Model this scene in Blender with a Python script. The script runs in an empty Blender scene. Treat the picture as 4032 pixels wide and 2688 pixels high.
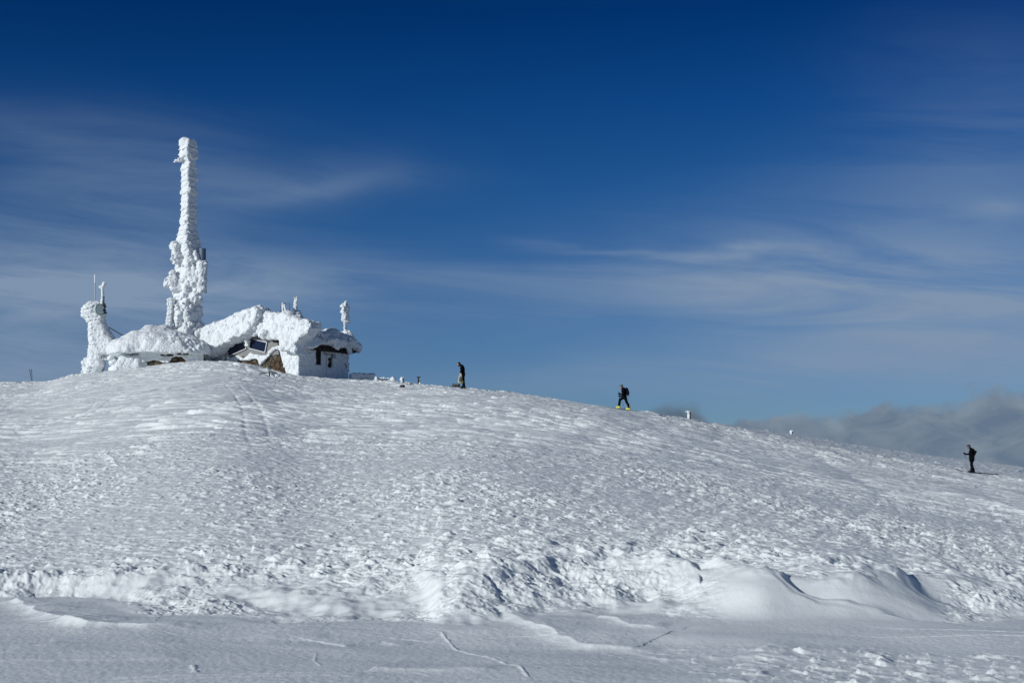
import bpy, bmesh, math, random
import numpy as np
import openvdb
from mathutils import Vector, Matrix

random.seed(7)
SC = bpy.context.scene
COL = SC.collection
F32 = np.float32

# ------------------------------------------------------------------ camera numbers
FPX = 5600.0                       # focal length in photograph pixels (50 mm on a 36 mm sensor)
PITCH = math.radians(5.0)
UC, VC = 2016.0, 1344.0
EYE = 1.6                          # the camera stands at the origin, the ground 1.6 m lower
CP, SP = math.cos(PITCH), math.sin(PITCH)

def ray(u, v):
    a = (u - UC) / FPX; b = (VC - v) / FPX
    return np.array([a, CP - b * SP, SP + b * CP])

def P(u, v, y):
    """the point at depth y seen in the direction (u, v)"""
    d = ray(u, v); return d * (y / d[1])

def on_plane(u, v, p0, n):
    d = ray(u, v); return d * (np.dot(p0, n) / np.dot(d, n))

def ang(u, v):
    d = ray(u, v); return math.atan2(d[0], d[1]), d[2] / math.hypot(d[0], d[1])

# ------------------------------------------------------------------ noise in numpy
def _hash(ix, iy, iz, seed):
    with np.errstate(over='ignore'):
        h = (ix.astype(np.uint32) * np.uint32(374761393) + iy.astype(np.uint32) * np.uint32(668265263)
             + iz.astype(np.uint32) * np.uint32(2147483647 - 58) + np.uint32((seed * 974634777 + 12345) & 0xffffffff))
        h = (h ^ (h >> np.uint32(13))) * np.uint32(1274126177)
        h = (h ^ (h >> np.uint32(16))) * np.uint32(2246822519)
        return h ^ (h >> np.uint32(15))

def _u01(h, k=0):
    with np.errstate(over='ignore'):
        if k: 
            h = (h ^ np.uint32(k * 2654435761 & 0xffffffff)) * np.uint32(2246822519)
            h = h ^ (h >> np.uint32(14))
    return (h & np.uint32(0xffffff)).astype(F32) * F32(1 / 16777216.0)

_G2 = np.array([[math.cos(i * math.pi / 8), math.sin(i * math.pi / 8)] for i in range(16)], F32)
_rg = np.random.RandomState(3).normal(size=(64, 3)); _G3 = (_rg / np.linalg.norm(_rg, axis=1)[:, None]).astype(F32)

def noise2(x, y, seed=0):
    x = np.asarray(x, F32); y = np.asarray(y, F32)
    x0 = np.floor(x); y0 = np.floor(y); fx = x - x0; fy = y - y0
    ix = x0.astype(np.int64); iy = y0.astype(np.int64)
    sx = fx * fx * fx * (fx * (fx * 6 - 15) + 10); sy = fy * fy * fy * (fy * (fy * 6 - 15) + 10)
    out = 0
    for dx in (0, 1):
        for dy in (0, 1):
            g = _G2[_hash(ix + dx, iy + dy, iy * 0, seed) & np.uint32(15)]
            w = (sx if dx else 1 - sx) * (sy if dy else 1 - sy)
            out = out + w * (g[..., 0] * (fx - dx) + g[..., 1] * (fy - dy))
    return out * F32(1.5)

def fbm2(x, y, o=4, seed=0, gain=0.5):
    s = 0; a = 1.0
    for i in range(o):
        s = s + a * noise2(x * 2.0 ** i + i * 17.3, y * 2.0 ** i - i * 9.1, seed + i); a *= gain
    return s

def noise3(x, y, z, seed=0):
    x0 = np.floor(x); y0 = np.floor(y); z0 = np.floor(z)
    fx = (x - x0).astype(F32); fy = (y - y0).astype(F32); fz = (z - z0).astype(F32)
    ix = x0.astype(np.int64); iy = y0.astype(np.int64); iz = z0.astype(np.int64)
    f = lambda t: t * t * t * (t * (t * 6 - 15) + 10)
    sx, sy, sz = f(fx), f(fy), f(fz); out = 0
    for dx in (0, 1):
        for dy in (0, 1):
            for dz in (0, 1):
                g = _G3[_hash(ix + dx, iy + dy, iz + dz, seed) & np.uint32(63)]
                w = (sx if dx else 1 - sx) * (sy if dy else 1 - sy) * (sz if dz else 1 - sz)
                out = out + w * (g[..., 0] * (fx - dx) + g[..., 1] * (fy - dy) + g[..., 2] * (fz - dz))
    return out * F32(1.5)

def worley3(x, y, z, seed=0):
    x0 = np.floor(x); y0 = np.floor(y); z0 = np.floor(z)
    fx = (x - x0).astype(F32); fy = (y - y0).astype(F32); fz = (z - z0).astype(F32)
    ix = x0.astype(np.int64); iy = y0.astype(np.int64); iz = z0.astype(np.int64)
    best = np.full(fx.shape, 9, F32)
    for dx in (-1, 0, 1):
        for dy in (-1, 0, 1):
            for dz in (-1, 0, 1):
                h = _hash(ix + dx, iy + dy, iz + dz, seed)
                d = (dx + _u01(h, 1) - fx) ** 2 + (dy + _u01(h, 2) - fy) ** 2 + (dz + _u01(h, 3) - fz) ** 2
                best = np.minimum(best, d)
    return np.sqrt(best)

def sstep(a, b, x):
    t = np.clip((x - a) / (b - a), 0, 1); return t * t * (3 - 2 * t)

# ------------------------------------------------------------------ objects
def link(o, parent=None):
    COL.objects.link(o)
    if parent is not None: o.parent = parent
    return o

def tag(o, label=None, cat=None, group=None, kind=None):
    if label: o['label'] = label
    if cat: o['category'] = cat
    if group: o['group'] = group
    if kind: o['kind'] = kind
    return o

def thing(name, label, cat, loc, group=None):
    o = bpy.data.objects.new(name, None); o.empty_display_size = 0.2
    o.location = tuple(float(c) for c in loc); link(o)
    return tag(o, label, cat, group)

def mesh_from(name, pts, faces, mats, parent=None, smooth=True, matidx=None):
    """pts in world space; a child's vertices are stored relative to its parents"""
    pts = np.asarray(pts, float)
    off = np.zeros(3); p = parent
    while p is not None:
        off += np.array(p.location); p = p.parent
    me = bpy.data.meshes.new(name)
    if isinstance(faces, np.ndarray) and faces.ndim == 2:
        n = len(faces); k = faces.shape[1]
        me.vertices.add(len(pts)); me.vertices.foreach_set('co', (pts - off).astype(F32).ravel())
        me.loops.add(n * k); me.loops.foreach_set('vertex_index', faces.astype(np.int32).ravel())
        me.polygons.add(n); me.polygons.foreach_set('loop_start', np.arange(0, n * k, k, dtype=np.int32))
        me.update(calc_edges=True)
    else:
        me.from_pydata([tuple(q) for q in (pts - off)], [], [tuple(int(i) for i in f) for f in faces]); me.update()
    for m in (mats if isinstance(mats, (list, tuple)) else [mats]): me.materials.append(m)
    if smooth: me.polygons.foreach_set('use_smooth', np.ones(len(me.polygons), bool))
    if matidx is not None: me.polygons.foreach_set('material_index', np.asarray(matidx, np.int32))
    return link(bpy.data.objects.new(name, me), parent)

class MB:
    """collects boxes, tubes and lathes into ONE mesh"""
    def __init__(s): s.v = []; s.f = []
    def add(s, v, f):
        b = len(s.v); s.v += [tuple(map(float, q)) for q in v]; s.f += [tuple(i + b for i in q) for q in f]; return s
    def tube(s, pts, r, n=8, caps=True):
        pts = [np.asarray(p, float) for p in pts]
        rs = r if isinstance(r, (list, tuple)) else [r] * len(pts)
        V = []; Fc = []
        t0 = pts[1] - pts[0]; a = np.array([0, 0, 1.0]) if abs(t0[2]) < 0.9 * np.linalg.norm(t0) else np.array([1.0, 0, 0])
        for i, p in enumerate(pts):
            t = (pts[min(i + 1, len(pts) - 1)] - pts[max(i - 1, 0)]); t = t / (np.linalg.norm(t) + 1e-9)
            x = np.cross(a, t); x /= np.linalg.norm(x) + 1e-9; y = np.cross(t, x)
            for k in range(n):
                q = 2 * math.pi * k / n
                V.append(p + rs[i] * (math.cos(q) * x + math.sin(q) * y))
        for i in range(len(pts) - 1):
            for k in range(n):
                Fc.append((i * n + k, i * n + (k + 1) % n, (i + 1) * n + (k + 1) % n, (i + 1) * n + k))
        if caps: Fc.append(tuple(range(n - 1, -1, -1))); Fc.append(tuple((len(pts) - 1) * n + k for k in range(n)))
        return s.add(V, Fc)
    def box(s, c, e, h, bev=0.0):
        """c centre, e three unit axes, h half sizes"""
        c = np.asarray(c, float); e = [np.asarray(q, float) for q in e]
        if bev <= 0:
            V = [c + sx * h[0] * e[0] + sy * h[1] * e[1] + sz * h[2] * e[2] for sx in (-1, 1) for sy in (-1, 1) for sz in (-1, 1)]
            return s.add(V, [(0, 1, 3, 2), (4, 6, 7, 5), (0, 4, 5, 1), (2, 3, 7, 6), (0, 2, 6, 4), (1, 5, 7, 3)])
        bm = bmesh.new(); bmesh.ops.create_cube(bm, size=2)
        for q in bm.verts: q.co = Vector((q.co.x * h[0], q.co.y * h[1], q.co.z * h[2]))
        bmesh.ops.bevel(bm, geom=bm.edges[:], offset=bev, segments=2, affect='EDGES', profile=0.6)
        bm.verts.index_update()
        V = [c + q.co.x * e[0] + q.co.y * e[1] + q.co.z * e[2] for q in bm.verts]
        Fc = [[q.index for q in f.verts] for f in bm.faces]; bm.free()
        return s.add(V, Fc)
    def prism(s, poly, d):
        """polygon of 3-D points pushed along the vector d"""
        poly = [np.asarray(q, float) for q in poly]; n = len(poly); d = np.asarray(d, float)
        V = poly + [q + d for q in poly]
        return s.add(V, [tuple(range(n - 1, -1, -1)), tuple(range(n, 2 * n))] + [(i, (i + 1) % n, n + (i + 1) % n, n + i) for i in range(n)])
    def build(s, name, mat, parent=None, smooth=False):
        o = mesh_from(name, s.v, s.f, mat, parent, smooth)
        bm = bmesh.new(); bm.from_mesh(o.data); bmesh.ops.recalc_face_normals(bm, faces=bm.faces[:]); bm.to_mesh(o.data); bm.free()
        return o

EX, EY, EZ = np.array([1.0, 0, 0]), np.array([0, 1.0, 0]), np.array([0, 0, 1.0])

# ------------------------------------------------------------------ signed distance solids
class Vox:
    """a voxel grid in a frame (origin o, axes ex ey ez); lower than 0 is inside"""
    def __init__(s, lo, hi, h, o=(0, 0, 0), ax=(EX, EY, EZ)):
        s.lo = np.asarray(lo, float); s.h = h; n = np.ceil((np.asarray(hi, float) - s.lo) / h).astype(int) + 1
        s.o = np.asarray(o, float); s.ax = [np.asarray(a, float) for a in ax]
        g = [(s.lo[i] + np.arange(n[i]) * h).astype(F32) for i in range(3)]
        s.X, s.Y, s.Z = g[0][:, None, None], g[1][None, :, None], g[2][None, None, :]
        s.shape = tuple(n); s.D = np.full(s.shape, 9, F32)
    def loc(s, p):
        q = np.asarray(p, float) - s.o; return np.array([np.dot(q, a) for a in s.ax])
    def union(s, d, k=0.0):
        if k <= 0: s.D = np.minimum(s.D, d)
        else:
            h = np.clip(k - np.abs(s.D - d), 0, None) / k
            s.D = np.minimum(s.D, d) - h * h * (k * 0.25)
        return s
    def cut(s, d): s.D = np.maximum(s.D, -d); return s
    def capsule(s, a, b, ra, rb=None):
        rb = ra if rb is None else rb; a = np.asarray(a, float); b = np.asarray(b, float); d = b - a; L = float(d @ d) + 1e-9
        t = np.clip(((s.X - a[0]) * d[0] + (s.Y - a[1]) * d[1] + (s.Z - a[2]) * d[2]) / L, 0, 1)
        return np.sqrt((s.X - a[0] - t * d[0]) ** 2 + (s.Y - a[1] - t * d[1]) ** 2 + (s.Z - a[2] - t * d[2]) ** 2) - (ra + (rb - ra) * t)
    def ell(s, c, r):
        k = np.sqrt(((s.X - c[0]) / r[0]) ** 2 + ((s.Y - c[1]) / r[1]) ** 2 + ((s.Z - c[2]) / r[2]) ** 2)
        return (k - 1) * min(r)
    def boxd(s, c, hf, rnd=0.0):
        q = [np.abs(A - c[i]) - (hf[i] - rnd) for i, A in enumerate((s.X, s.Y, s.Z))]
        return np.sqrt(np.maximum(q[0], 0) ** 2 + np.maximum(q[1], 0) ** 2 + np.maximum(q[2], 0) ** 2) + np.minimum(np.maximum(q[0], np.maximum(q[1], q[2])), 0) - rnd
    def slab(s, poly, y0, y1, rnd=0.2, shear=0.0):
        """outline in (X, Z), from y0 to y1 in Y, rounded; shear leans it back with height"""
        d2 = poly2(poly, s.X[:, 0, 0], s.Z[0, 0, :])[:, None, :] + rnd
        yc = (y0 + y1) / 2 + shear * (s.Z - min(q[1] for q in poly))
        dy = np.abs(s.Y - yc) - (y1 - y0) / 2 + rnd
        return np.sqrt(np.maximum(d2, 0) ** 2 + np.maximum(dy, 0) ** 2) + np.minimum(np.maximum(d2, dy), 0) - rnd
    def rough(s, fn, band=0.6):
        m = np.abs(s.D) < band
        X = np.broadcast_to(s.X, s.shape)[m]; Y = np.broadcast_to(s.Y, s.shape)[m]; Z = np.broadcast_to(s.Z, s.shape)[m]
        s.D[m] = s.D[m] + fn(X, Y, Z, s.D[m]).astype(F32); return s
    def mesh(s, name, mat, parent=None, matfn=None):
        D = s.D.copy(); 
        for a in range(3):
            sl = [slice(None)] * 3; sl[a] = 0; D[tuple(sl)] = np.maximum(D[tuple(sl)], s.h)
            sl[a] = -1; D[tuple(sl)] = np.maximum(D[tuple(sl)], s.h)
        g = openvdb.FloatGrid(); g.background = 9.0; g.copyFromArray(D)
        r = g.convertToPolygons(isovalue=0.0, adaptivity=0.0)
        pts, quads = np.asarray(r[0], float), np.asarray(r[-1])
        q = s.lo + pts * s.h
        w = s.o + q[:, :1] * s.ax[0] + q[:, 1:2] * s.ax[1] + q[:, 2:3] * s.ax[2]
        quads = quads[:, ::-1] if s.flip() else quads
        mi = None
        if matfn is not None:
            c = q[quads].mean(axis=1); mi = matfn(c[:, 0], c[:, 1], c[:, 2])
        o = mesh_from(name, w, np.ascontiguousarray(quads), mat, parent, True, mi)
        return o
    def flip(s): return np.dot(np.cross(s.ax[0], s.ax[1]), s.ax[2]) < 0

def poly2(poly, xs, zs):
    """signed distance of a 2-D polygon over a grid"""
    X, Z = np.meshgrid(xs.astype(float), zs.astype(float), indexing='ij'); n = len(poly)
    d = np.full(X.shape, 1e9); ins = np.zeros(X.shape, bool)
    for i in range(n):
        ax, az = poly[i]; bx, bz = poly[(i + 1) % n]; ex, ez = bx - ax, bz - az
        t = np.clip(((X - ax) * ex + (Z - az) * ez) / (ex * ex + ez * ez + 1e-12), 0, 1)
        d = np.minimum(d, (X - ax - t * ex) ** 2 + (Z - az - t * ez) ** 2)
        c = ((az > Z) != (bz > Z)) & (X < (bx - ax) * (Z - az) / ((bz - az) if bz != az else 1e-9) + ax)
        ins ^= c
    d = np.sqrt(d); return np.where(ins, -d, d).astype(F32)

# ------------------------------------------------------------------ materials
def material(name):
    m = bpy.data.materials.new(name); m.use_nodes = True
    nt = m.node_tree; b = nt.nodes['Principled BSDF']; return m, nt, b

def N(nt, kind, **kw):
    n = nt.nodes.new(kind)
    for k, v in kw.items():
        if k in n.inputs: n.inputs[k].default_value = v
        else: setattr(n, k, v)
    return n

def plain(name, col, rough=0.6, metal=0.0, var=0.12, scale=14.0, bump=0.15, bdist=0.01, spec=0.5):
    m, nt, b = material(name)
    tc = N(nt, 'ShaderNodeTexCoord'); ns = N(nt, 'ShaderNodeTexNoise', Scale=scale, Detail=6.0, Roughness=0.65)
    nt.links.new(tc.outputs['Object'], ns.inputs['Vector'])
    cr = N(nt, 'ShaderNodeValToRGB'); e = cr.color_ramp.elements
    e[0].position = 0.3; e[1].position = 0.7
    e[0].color = [c * (1 - var) for c in col] + [1]; e[1].color = [min(1, c * (1 + var)) for c in col] + [1]
    nt.links.new(ns.outputs['Fac'], cr.inputs['Fac']); nt.links.new(cr.outputs['Color'], b.inputs['Base Color'])
    b.inputs['Roughness'].default_value = rough; b.inputs['Metallic'].default_value = metal; b.inputs['Specular IOR Level'].default_value = spec
    if bump:
        bp = N(nt, 'ShaderNodeBump', Strength=bump, Distance=bdist); nt.links.new(ns.outputs['Fac'], bp.inputs['Height'])
        nt.links.new(bp.outputs['Normal'], b.inputs['Normal'])
    return m

def snow_mat(name, col, s1, s2, d1, d2, stretch=(1, 1, 1), d0=0.0):
    m, nt, b = material(name)
    tc = N(nt, 'ShaderNodeTexCoord'); mp = N(nt, 'ShaderNodeMapping'); mp.inputs['Scale'].default_value = stretch
    nt.links.new(tc.outputs['Object'], mp.inputs['Vector'])
    a = N(nt, 'ShaderNodeTexNoise', Scale=s1, Detail=5.0, Roughness=0.6); c = N(nt, 'ShaderNodeTexNoise', Scale=s2, Detail=4.0, Roughness=0.7)
    for q in (a, c): nt.links.new(mp.outputs['Vector'], q.inputs['Vector'])
    vo = N(nt, 'ShaderNodeTexVoronoi', Scale=s1 * 1.3, feature='SMOOTH_F1'); vo.inputs['Smoothness'].default_value = 0.4; nt.links.new(mp.outputs['Vector'], vo.inputs['Vector'])
    b0 = N(nt, 'ShaderNodeBump', Strength=1.0, Distance=d0); b0.invert = True; nt.links.new(vo.outputs['Distance'], b0.inputs['Height'])
    b1 = N(nt, 'ShaderNodeBump', Strength=1.0, Distance=d1); nt.links.new(b0.outputs['Normal'], b1.inputs['Normal']); b2 = N(nt, 'ShaderNodeBump', Strength=1.0, Distance=d2)
    nt.links.new(a.outputs['Fac'], b1.inputs['Height']); nt.links.new(c.outputs['Fac'], b2.inputs['Height'])
    nt.links.new(b1.outputs['Normal'], b2.inputs['Normal']); nt.links.new(b2.outputs['Normal'], b.inputs['Normal'])
    cr = N(nt, 'ShaderNodeValToRGB'); e = cr.color_ramp.elements; e[0].position = 0.35; e[1].position = 0.65
    e[0].color = [q * 0.96 for q in col] + [1]; e[1].color = list(col) + [1]
    nt.links.new(a.outputs['Fac'], cr.inputs['Fac']); nt.links.new(cr.outputs['Color'], b.inputs['Base Color'])
    b.inputs['Roughness'].default_value = 0.6; b.inputs['Specular IOR Level'].default_value = 0.25
    return m
# ------------------------------------------------------------------ camera, light, sky
cam = bpy.data.cameras.new('camera'); cam.sensor_width = 36.0; cam.lens = 50.0; cam.clip_start = 0.1; cam.clip_end = 20000
co = bpy.data.objects.new('camera', cam); link(co); co.rotation_euler = (math.pi / 2 + PITCH, 0, 0); SC.camera = co

SUN_EL = math.radians(20); SUN_H = np.array([-0.80, -0.60]); SUN_H /= np.linalg.norm(SUN_H)
sd = np.array([SUN_H[0] * math.cos(SUN_EL), SUN_H[1] * math.cos(SUN_EL), math.sin(SUN_EL)])
sun = bpy.data.lights.new('sun', 'SUN'); sun.energy = 3.15; sun.angle = math.radians(0.53); sun.color = (0.975, 0.99, 0.965)
so = bpy.data.objects.new('sun', sun); link(so); so.location = tuple(sd * 200)
so.rotation_euler = Vector(tuple(sd)).to_track_quat('Z', 'Y').to_euler()

vs = SC.view_settings; vs.view_transform = 'Standard'; vs.look = 'None'; vs.gamma = 1.0; vs.exposure = 0.0

def build_world():
    w = bpy.data.worlds.new('World'); SC.world = w; w.use_nodes = True
    nt = w.node_tree; bg = nt.nodes['Background']; L = nt.links.new
    sky = N(nt, 'ShaderNodeTexSky'); sky.sky_type = 'NISHITA'; sky.sun_disc = False
    sky.sun_elevation = SUN_EL; sky.sun_rotation = math.atan2(SUN_H[0], SUN_H[1])
    sky.altitude = 2300; sky.air_density = 1.0; sky.dust_density = 0.2; sky.ozone_density = 2.0
    def mth(op, a, b=None, c=None, clamp=False):
        n = N(nt, 'ShaderNodeMath', operation=op); n.use_clamp = clamp
        for i, q in enumerate((a, b, c)):
            if q is None: continue
            if isinstance(q, (int, float)): n.inputs[i].default_value = q
            else: L(q, n.inputs[i])
        return n.outputs[0]
    tc = N(nt, 'ShaderNodeTexCoord'); sx = N(nt, 'ShaderNodeSeparateXYZ'); L(tc.outputs['Generated'], sx.inputs[0])
    x, y, z = sx.outputs
    el = mth('MULTIPLY', mth('ARCSINE', z), 180 / math.pi); az = mth('MULTIPLY', mth('ARCTAN2', x, y), 180 / math.pi)
    # the air gets clearer and darker upwards at this height: a tint by elevation over the Nishita sky, its unseen zenith lifted as neutral fill
    mr = N(nt, 'ShaderNodeMapRange'); mr.inputs['From Min'].default_value = -2; mr.inputs['From Max'].default_value = 38
    L(el, mr.inputs['Value'])
    cr = N(nt, 'ShaderNodeValToRGB'); L(mr.outputs[0], cr.inputs['Fac']); cr.color_ramp.interpolation = 'LINEAR'
    e = cr.color_ramp.elements; stops = SKY_TINT
    e[0].position = stops[0][0]; e[0].color = stops[0][1] + (1,)
    e[1].position = stops[-1][0]; e[1].color = stops[-1][1] + (1,)
    for p, c in stops[1:-1]:
        q = e.new(p); q.color = c + (1,)
    mul = N(nt, 'ShaderNodeMix', data_type='RGBA', blend_type='MULTIPLY'); mul.inputs[0].default_value = 1.0
    L(sky.outputs[0], mul.inputs[6]); L(cr.outputs[0], mul.inputs[7]); col = mul.outputs[2]
    def vec(a, b, c):
        n = N(nt, 'ShaderNodeCombineXYZ')
        for i, q in enumerate((a, b, c)):
            if isinstance(q, (int, float)): n.inputs[i].default_value = q
            else: L(q, n.inputs[i])
        return n.outputs[0]
    def nz(v, scale, det=6.0, rough=0.6, dist=0.0):
        n = N(nt, 'ShaderNodeTexNoise', Scale=scale, Detail=det, Roughness=rough, Distortion=dist); L(v, n.inputs['Vector']); return n.outputs['Fac']
    # ---- thin cirrus: soft streaked veils high in the air
    fib = nz(vec(mth('MULTIPLY', az, 0.055), mth('ADD', mth('MULTIPLY', el, 0.42), mth('MULTIPLY', az, 0.035)), 3.1), 1.0, 7.0, 0.62, 0.7)
    wide = nz(vec(mth('MULTIPLY', az, 0.07), mth('MULTIPLY', el, 0.2), 9.0), 1.0, 4.0, 0.5, 0.4)
    warp = mth('MULTIPLY', mth('SUBTRACT', wide, 0.5), 3.0)
    ew = mth('ADD', el, warp)
    veil = None
    for (a0, e0, ra, re, slope, amt) in CIRRUS:
        da = mth('DIVIDE', mth('SUBTRACT', az, a0), ra)
        de = mth('DIVIDE', mth('SUBTRACT', mth('SUBTRACT', ew, e0), mth('MULTIPLY', mth('SUBTRACT', az, a0), slope)), re)
        g = mth('EXPONENT', mth('MULTIPLY', mth('ADD', mth('POWER', mth('ABSOLUTE', da), 2.4), mth('POWER', mth('ABSOLUTE', de), 2.2)), -1.0))
        g = mth('MULTIPLY', g, amt); veil = g if veil is None else mth('ADD', veil, g)
    st = mth('MULTIPLY_ADD', mth('SUBTRACT', fib, 0.5), 3.0, 0.8, clamp=True)
    veil = mth('MULTIPLY', veil, st, clamp=True)
    m1 = N(nt, 'ShaderNodeMix', data_type='RGBA'); L(veil, m1.inputs[0]); L(col, m1.inputs[6]); m1.inputs[7].default_value = CIRRUS_COL; col = m1.outputs[2]
    # ---- grey cumulus tops beyond the ridge
    cn = nz(vec(mth('MULTIPLY', az, 0.46), mth('MULTIPLY', el, 0.66), 1.7), 1.0, 9.0, 0.6, 0.3)
    cs = nz(vec(mth('MULTIPLY', az, 0.5), mth('MULTIPLY', el, 0.85), 6.2), 1.0, 8.0, 0.6, 0.6)
    top = N(nt, 'ShaderNodeFloatCurve'); cu = top.mapping.curves[0]
    pts = [(-30, 0.02), (3.0, 0.02), (4.8, 0.2), (5.4, 0.50), (6.6, 0.53), (7.5, 0.50), (8.5, 0.38), (9.2, 0.44), (11, 0.46), (13.5, 0.47), (15.0, 0.49), (16.5, 0.54), (18.0, 0.57), (20.0, 0.62), (30, 0.6)]
    f = lambda a: (a + 30) / 60
    cu.points[0].location = (0, 0.02); cu.points[1].location = (1, 0.7)
    for a, h in pts[1:-1]: cu.points.new(f(a), h)
    top.mapping.update()
    L(mth('DIVIDE', mth('ADD', az, 30), 60), top.inputs['Value'])
    hgt = mth('MULTIPLY_ADD', top.outputs[0], 6.6, -1.0)
    na = N(nt, 'ShaderNodeMapRange'); na.inputs['From Min'].default_value = 8.0; na.inputs['From Max'].default_value = 9.4; na.inputs['To Min'].default_value = 1.5; na.inputs['To Max'].default_value = 3.4; L(az, na.inputs['Value'])
    lvl = mth('ADD', mth('SUBTRACT', hgt, el), mth('MULTIPLY', mth('SUBTRACT', cn, 0.5), na.outputs[0]))
    cm = N(nt, 'ShaderNodeMapRange', interpolation_type='SMOOTHSTEP'); cm.inputs['From Min'].default_value = -0.25; cm.inputs['From Max'].default_value = 0.55
    L(lvl, cm.inputs['Value'])
    cc = N(nt, 'ShaderNodeValToRGB'); cc.color_ramp.elements[0].position = 0.36; cc.color_ramp.elements[1].position = 0.66
    cc.color_ramp.elements[0].color = CUMULUS[0]; cc.color_ramp.elements[1].color = CUMULUS[1]
    L(cs, cc.inputs['Fac'])
    dk = N(nt, 'ShaderNodeMapRange'); dk.inputs['From Min'].default_value = 8.0; dk.inputs['From Max'].default_value = 9.4; dk.inputs['To Min'].default_value = 0.64; L(az, dk.inputs['Value'])
    vm = N(nt, 'ShaderNodeVectorMath', operation='SCALE'); L(cc.outputs[0], vm.inputs[0]); L(dk.outputs[0], vm.inputs['Scale'])
    m2 = N(nt, 'ShaderNodeMix', data_type='RGBA'); L(mth('MULTIPLY', cm.outputs[0], 0.93), m2.inputs[0]); L(col, m2.inputs[6]); L(vm.outputs[0], m2.inputs[7]); col = m2.outputs[2]
    L(col, bg.inputs['Color']); bg.inputs['Strength'].default_value = SKY_STR

SKY_STR = 0.1
SKY_TINT = [(0.0, (0.23, 0.33, 0.50)), (0.135, (0.225, 0.342, 0.53)), (0.186, (0.20, 0.338, 0.527)), (0.30, (0.08, 0.271, 0.506)), (0.34, (0.066, 0.258, 0.497)), (0.414, (0.028, 0.208, 0.47)), (0.503, (0.003, 0.138, 0.37)), (0.64, (0.10, 0.2, 0.38)), (1.0, (0.66, 0.64, 0.62))]
CIRRUS_COL = (2.1, 2.95, 4.25, 1)
CUMULUS = [(1.25, 1.75, 2.5, 1), (2.2, 2.7, 3.3, 1)]
# azimuth, elevation, half width, half height (degrees), slope, strength
CIRRUS = [(17.5, 6.6, 7, 1.5, -0.08, 0.38), (-19, 6.0, 9, 3.2, 0.0, 0.5), (12, 3.6, 9, 1.0, -0.05, 0.35), (19, 8.5, 5, 4.5, 0, 0.22), (-17, 12.2, 6, 1.4, 0.04, 0.26), (15.5, 5.7, 10, 2.3, -0.16, 0.85), (4, 7.6, 9, 0.7, -0.03, 0.42), (-16, 6.8, 8.5, 1.7, 0.0, 0.95), (-18, 3.4, 7, 1.3, 0, 0.6),
          (-13, 10.6, 7.5, 1.2, 0.10, 0.36), (-8.5, 10.9, 4.5, 0.45, 0.12, 0.16), (6.5, 8.65, 4.6, 0.22, -0.05, 0.5), (15, 9.8, 8, 2.2, 0.05, 0.26), (1.5, 9.2, 1.6, 0.22, -0.05, 0.2),
          (18, 14, 5, 3, 0.0, 0.09), (19.3, 9.8, 1.2, 0.5, -0.1, 0.3), (0, 6.6, 14, 0.8, -0.03, 0.25), (6, 3.8, 9, 0.7, 0.03, 0.3)]
build_world()

# ------------------------------------------------------------------ the snow field
SKYLINE = [(-3000, 1560), (-900, 1530), (-400, 1512), (0, 1509), (150, 1508), (190, 1502), (260, 1484), (330, 1474), (400, 1466), (500, 1452), (600, 1442), (680, 1430), (760, 1423),
           (860, 1422), (930, 1424), (980, 1432), (1050, 1447), (1120, 1466), (1200, 1481), (1280, 1487), (1370, 1493), (1480, 1500), (1600, 1506),
           (1800, 1524), (1950, 1538), (2100, 1556), (2300, 1586), (2470, 1611), (2720, 1650), (3110, 1710), (3500, 1772), (3800, 1811), (4032, 1839), (4400, 1880), (5200, 1930), (9000, 1990)]
RIDGE = [(-3000, 115), (0, 109), (150, 109), (600, 104.5), (1000, 103.5), (1400, 103.5), (1810, 98.3), (2470, 98.3), (2720, 118), (3115, 160), (3600, 235), (4032, 300), (5000, 340), (9000, 380)]
# column, foot row, top row, bank height
BANK = [(-3000, 2400, 2300, 0.22), (0, 2372, 2292, 0.22), (300, 2372, 2300, 0.20), (600, 2424, 2310, 0.22), (1000, 2436, 2290, 0.27), (1500, 2442, 2270, 0.32), (1660, 2440, 2266, 0.36), (1740, 2470, 2262, 0.44),
        (1930, 2472, 2252, 0.47), (2030, 2458, 2240, 0.46), (2150, 2440, 2226, 0.48), (2500, 2444, 2222, 0.48), (2750, 2480, 2232, 0.50), (3000, 2500, 2236, 0.52), (3300, 2500, 2240, 0.50), (3600, 2484, 2250, 0.42), (3800, 2470, 2262, 0.34),
        (4032, 2462, 2284, 0.26), (5000, 2460, 2300, 0.24), (9000, 2460, 2300, 0.24)]
_tg = np.linspace(-math.pi, math.pi, 16385)
def _table(us, vals, sm):
    th = np.array([math.atan((u - UC) / FPX / (CP)) for u in us]); y = np.interp(_tg, th, vals)
    k = max(1, int(sm / (_tg[1] - _tg[0]))); ker = np.hanning(2 * k + 3); ker /= ker.sum()
    return np.convolve(np.pad(y, k + 1, mode='edge'), ker, 'valid')
def _mslope(v, u): return ang(u, v)[1]
T_MS = _table([q[0] for q in SKYLINE], [_mslope(v, u) for u, v in SKYLINE], math.radians(0.22))
T_RR = _table([q[0] for q in RIDGE], [q[1] for q in RIDGE], math.radians(1.2))
_rf = [EYE / -_mslope(b[1], b[0]) for b in BANK]; _rt = [(EYE - b[3]) / -_mslope(b[2], b[0]) for b in BANK]
_rt = [max(t + 0.35, f + 0.9) for t, f in zip(_rt, _rf)]
T_MSS = _table([q[0] for q in SKYLINE], [_mslope(v, u) for u, v in SKYLINE], math.radians(2.2))
T_RTS = _table([q[0] for q in BANK], _rt, math.radians(6)); T_BHS = _table([q[0] for q in BANK], [q[3] for q in BANK], math.radians(6))
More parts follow.
